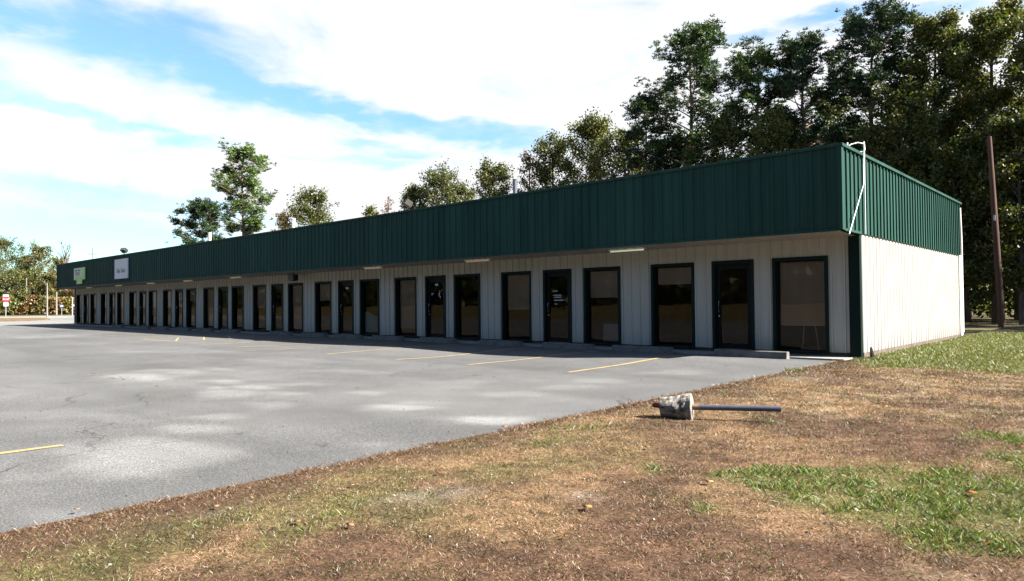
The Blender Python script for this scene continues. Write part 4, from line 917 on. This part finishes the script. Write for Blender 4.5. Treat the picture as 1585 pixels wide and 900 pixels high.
# cloud texture drawn out along the drift direction
mp = nd(nt, 'ShaderNodeMapping'); mp.inputs['Scale'].default_value = (2.6, 7.5, 1); mp.inputs['Rotation'].default_value = (0, 0, math.radians(14)); nt.links.new(cx.outputs[0], mp.inputs[0])
n1 = nd(nt, 'ShaderNodeTexNoise'); n1.inputs['Scale'].default_value = 1.6; n1.inputs['Detail'].default_value = 9; n1.inputs['Roughness'].default_value = .64; n1.inputs['Distortion'].default_value = .5; nt.links.new(mp.outputs[0], n1.inputs['Vector'])
n2 = nd(nt, 'ShaderNodeTexNoise'); n2.inputs['Scale'].default_value = 7; n2.inputs['Detail'].default_value = 6; nt.links.new(mp.outputs[0], n2.inputs['Vector'])
wv = nd(nt, 'ShaderNodeVectorMath', operation='MULTIPLY_ADD'); nt.links.new(n2.outputs['Color'], wv.inputs[0]); wv.inputs[1].default_value = (.07, .05, 0); nt.links.new(cx.outputs[0], wv.inputs[2])
wv2 = nd(nt, 'ShaderNodeVectorMath', operation='SUBTRACT'); nt.links.new(wv.outputs[0], wv2.inputs[0]); wv2.inputs[1].default_value = (.035, .025, 0)
def blob(px, py, rx, ry, ang=0):
    a0, e0 = azel(px, py); k = 1/F
    v = nd(nt, 'ShaderNodeVectorMath', operation='SUBTRACT'); nt.links.new(wv2.outputs[0], v.inputs[0]); v.inputs[1].default_value = (a0, e0, 0)
    m = nd(nt, 'ShaderNodeMapping', vector_type='POINT'); nt.links.new(v.outputs[0], m.inputs[0]); m.inputs['Rotation'].default_value = (0, 0, math.radians(ang))
    m2 = nd(nt, 'ShaderNodeVectorMath', operation='MULTIPLY'); nt.links.new(m.outputs[0], m2.inputs[0]); m2.inputs[1].default_value = (F/rx, F/ry, 0)
    l = nd(nt, 'ShaderNodeVectorMath', operation='LENGTH'); nt.links.new(m2.outputs[0], l.inputs[0])
    mr = nd(nt, 'ShaderNodeMapRange', interpolation_type='SMOOTHSTEP'); mr.inputs[1].default_value = .15; mr.inputs[2].default_value = 1.4; mr.inputs[3].default_value = 1; mr.inputs[4].default_value = 0
    nt.links.new(l.outputs['Value'], mr.inputs[0]); return mr.outputs[0]
# gaps of open sky (angles: + raises the right end)
gaps = [(215, 55, 190, 52, 4, 1), (40, 28, 90, 26, 0, .9), (320, 100, 120, 46, 25, 1), (400, 138, 130, 26, 20, .95), (520, 168, 160, 22, 12, .9), (700, 203, 170, 24, 6, 1), (600, 232, 110, 14, 4, .6), (120, 172, 230, 15, 8, .7), (20, 125, 90, 14, 20, .4), (80, 288, 320, 18, 5, .75), (250, 325, 280, 14, 4, .7), (60, 385, 280, 62, 0, 1.25), (260, 400, 160, 30, 0, 1), (560, 250, 140, 10, 4, .45), (1300, 22, 90, 20, -8, .85), (1150, 60, 80, 12, 10, .55), (1180, 120, 60, 12, -10, .4), (1420, 22, 90, 22, 0, .8), (1560, 20, 50, 14, 0, .6), (500, 50, 26, 50, -50, .2)]
tot = None
for (a, b_, rx, ry, an, s) in gaps:
    o_ = mth('MULTIPLY', blob(a, b_, rx, ry, an), s); tot = o_ if tot is None else mth('MAXIMUM', tot, o_)
# cloud cover = base - gaps + noise
nz = mth('SUBTRACT', n1.outputs['Fac'], .5)
cov = mth('ADD', mth('SUBTRACT', 1.0, mth('MULTIPLY', tot, 1.0)), mth('MULTIPLY', nz, 1.9))
# clouds kept to the side in view; the unseen sky behind is cleared and dimmed
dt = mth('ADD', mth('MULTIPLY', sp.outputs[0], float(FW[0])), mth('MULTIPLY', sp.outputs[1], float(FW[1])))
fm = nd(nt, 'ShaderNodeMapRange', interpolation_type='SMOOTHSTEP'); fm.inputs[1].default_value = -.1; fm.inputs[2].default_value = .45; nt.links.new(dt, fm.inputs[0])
mr = nd(nt, 'ShaderNodeMapRange', interpolation_type='SMOOTHSTEP'); mr.inputs[1].default_value = -.05; mr.inputs[2].default_value = 1.1; nt.links.new(mth('MULTIPLY', cov, fm.outputs[0]), mr.inputs[0])
CLOUD = 3.8
mixn = nd(nt, 'ShaderNodeMix', data_type='RGBA'); nt.links.new(mr.outputs[0], mixn.inputs[0]); tint = nd(nt, 'ShaderNodeMix', data_type='RGBA', blend_type='MULTIPLY'); tint.inputs[0].default_value = 1; hm = nd(nt, 'ShaderNodeMapRange'); hm.inputs[1].default_value = .05; hm.inputs[2].default_value = .38; nt.links.new(el, hm.inputs[0]); nt.links.new(mixc(nt, (.62, .86, .90), (.80, .96, 1.02), hm.outputs[0]), tint.inputs[7]); nt.links.new(sky.outputs[0], tint.inputs[6]); nt.links.new(tint.outputs[2], mixn.inputs[6]); mixn.inputs[7].default_value = (CLOUD, CLOUD*1.01, CLOUD*1.03, 1)
bk = nd(nt, 'ShaderNodeMix', data_type='RGBA'); nt.links.new(fm.outputs[0], bk.inputs[0]); bk.inputs[6].default_value = (.62, .69, .80, 1); bk.inputs[7].default_value = (1, 1, 1, 1)  # darkens and blues the sky out of view, added to deepen the shade
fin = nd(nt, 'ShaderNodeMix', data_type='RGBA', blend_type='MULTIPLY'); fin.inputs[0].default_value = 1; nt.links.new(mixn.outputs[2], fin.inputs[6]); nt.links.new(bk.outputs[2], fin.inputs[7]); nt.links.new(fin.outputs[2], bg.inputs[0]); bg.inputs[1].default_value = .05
scene.view_settings.view_transform = 'Standard'; scene.view_settings.look = 'None'; scene.view_settings.gamma = 1; scene.view_settings.exposure = 2.5
scene.render.resolution_x = 1024; scene.render.resolution_y = 581
scene.render.engine = 'CYCLES'
scene.cycles.max_bounces = 5; scene.cycles.transparent_max_bounces = 8; scene.cycles.diffuse_bounces = 3
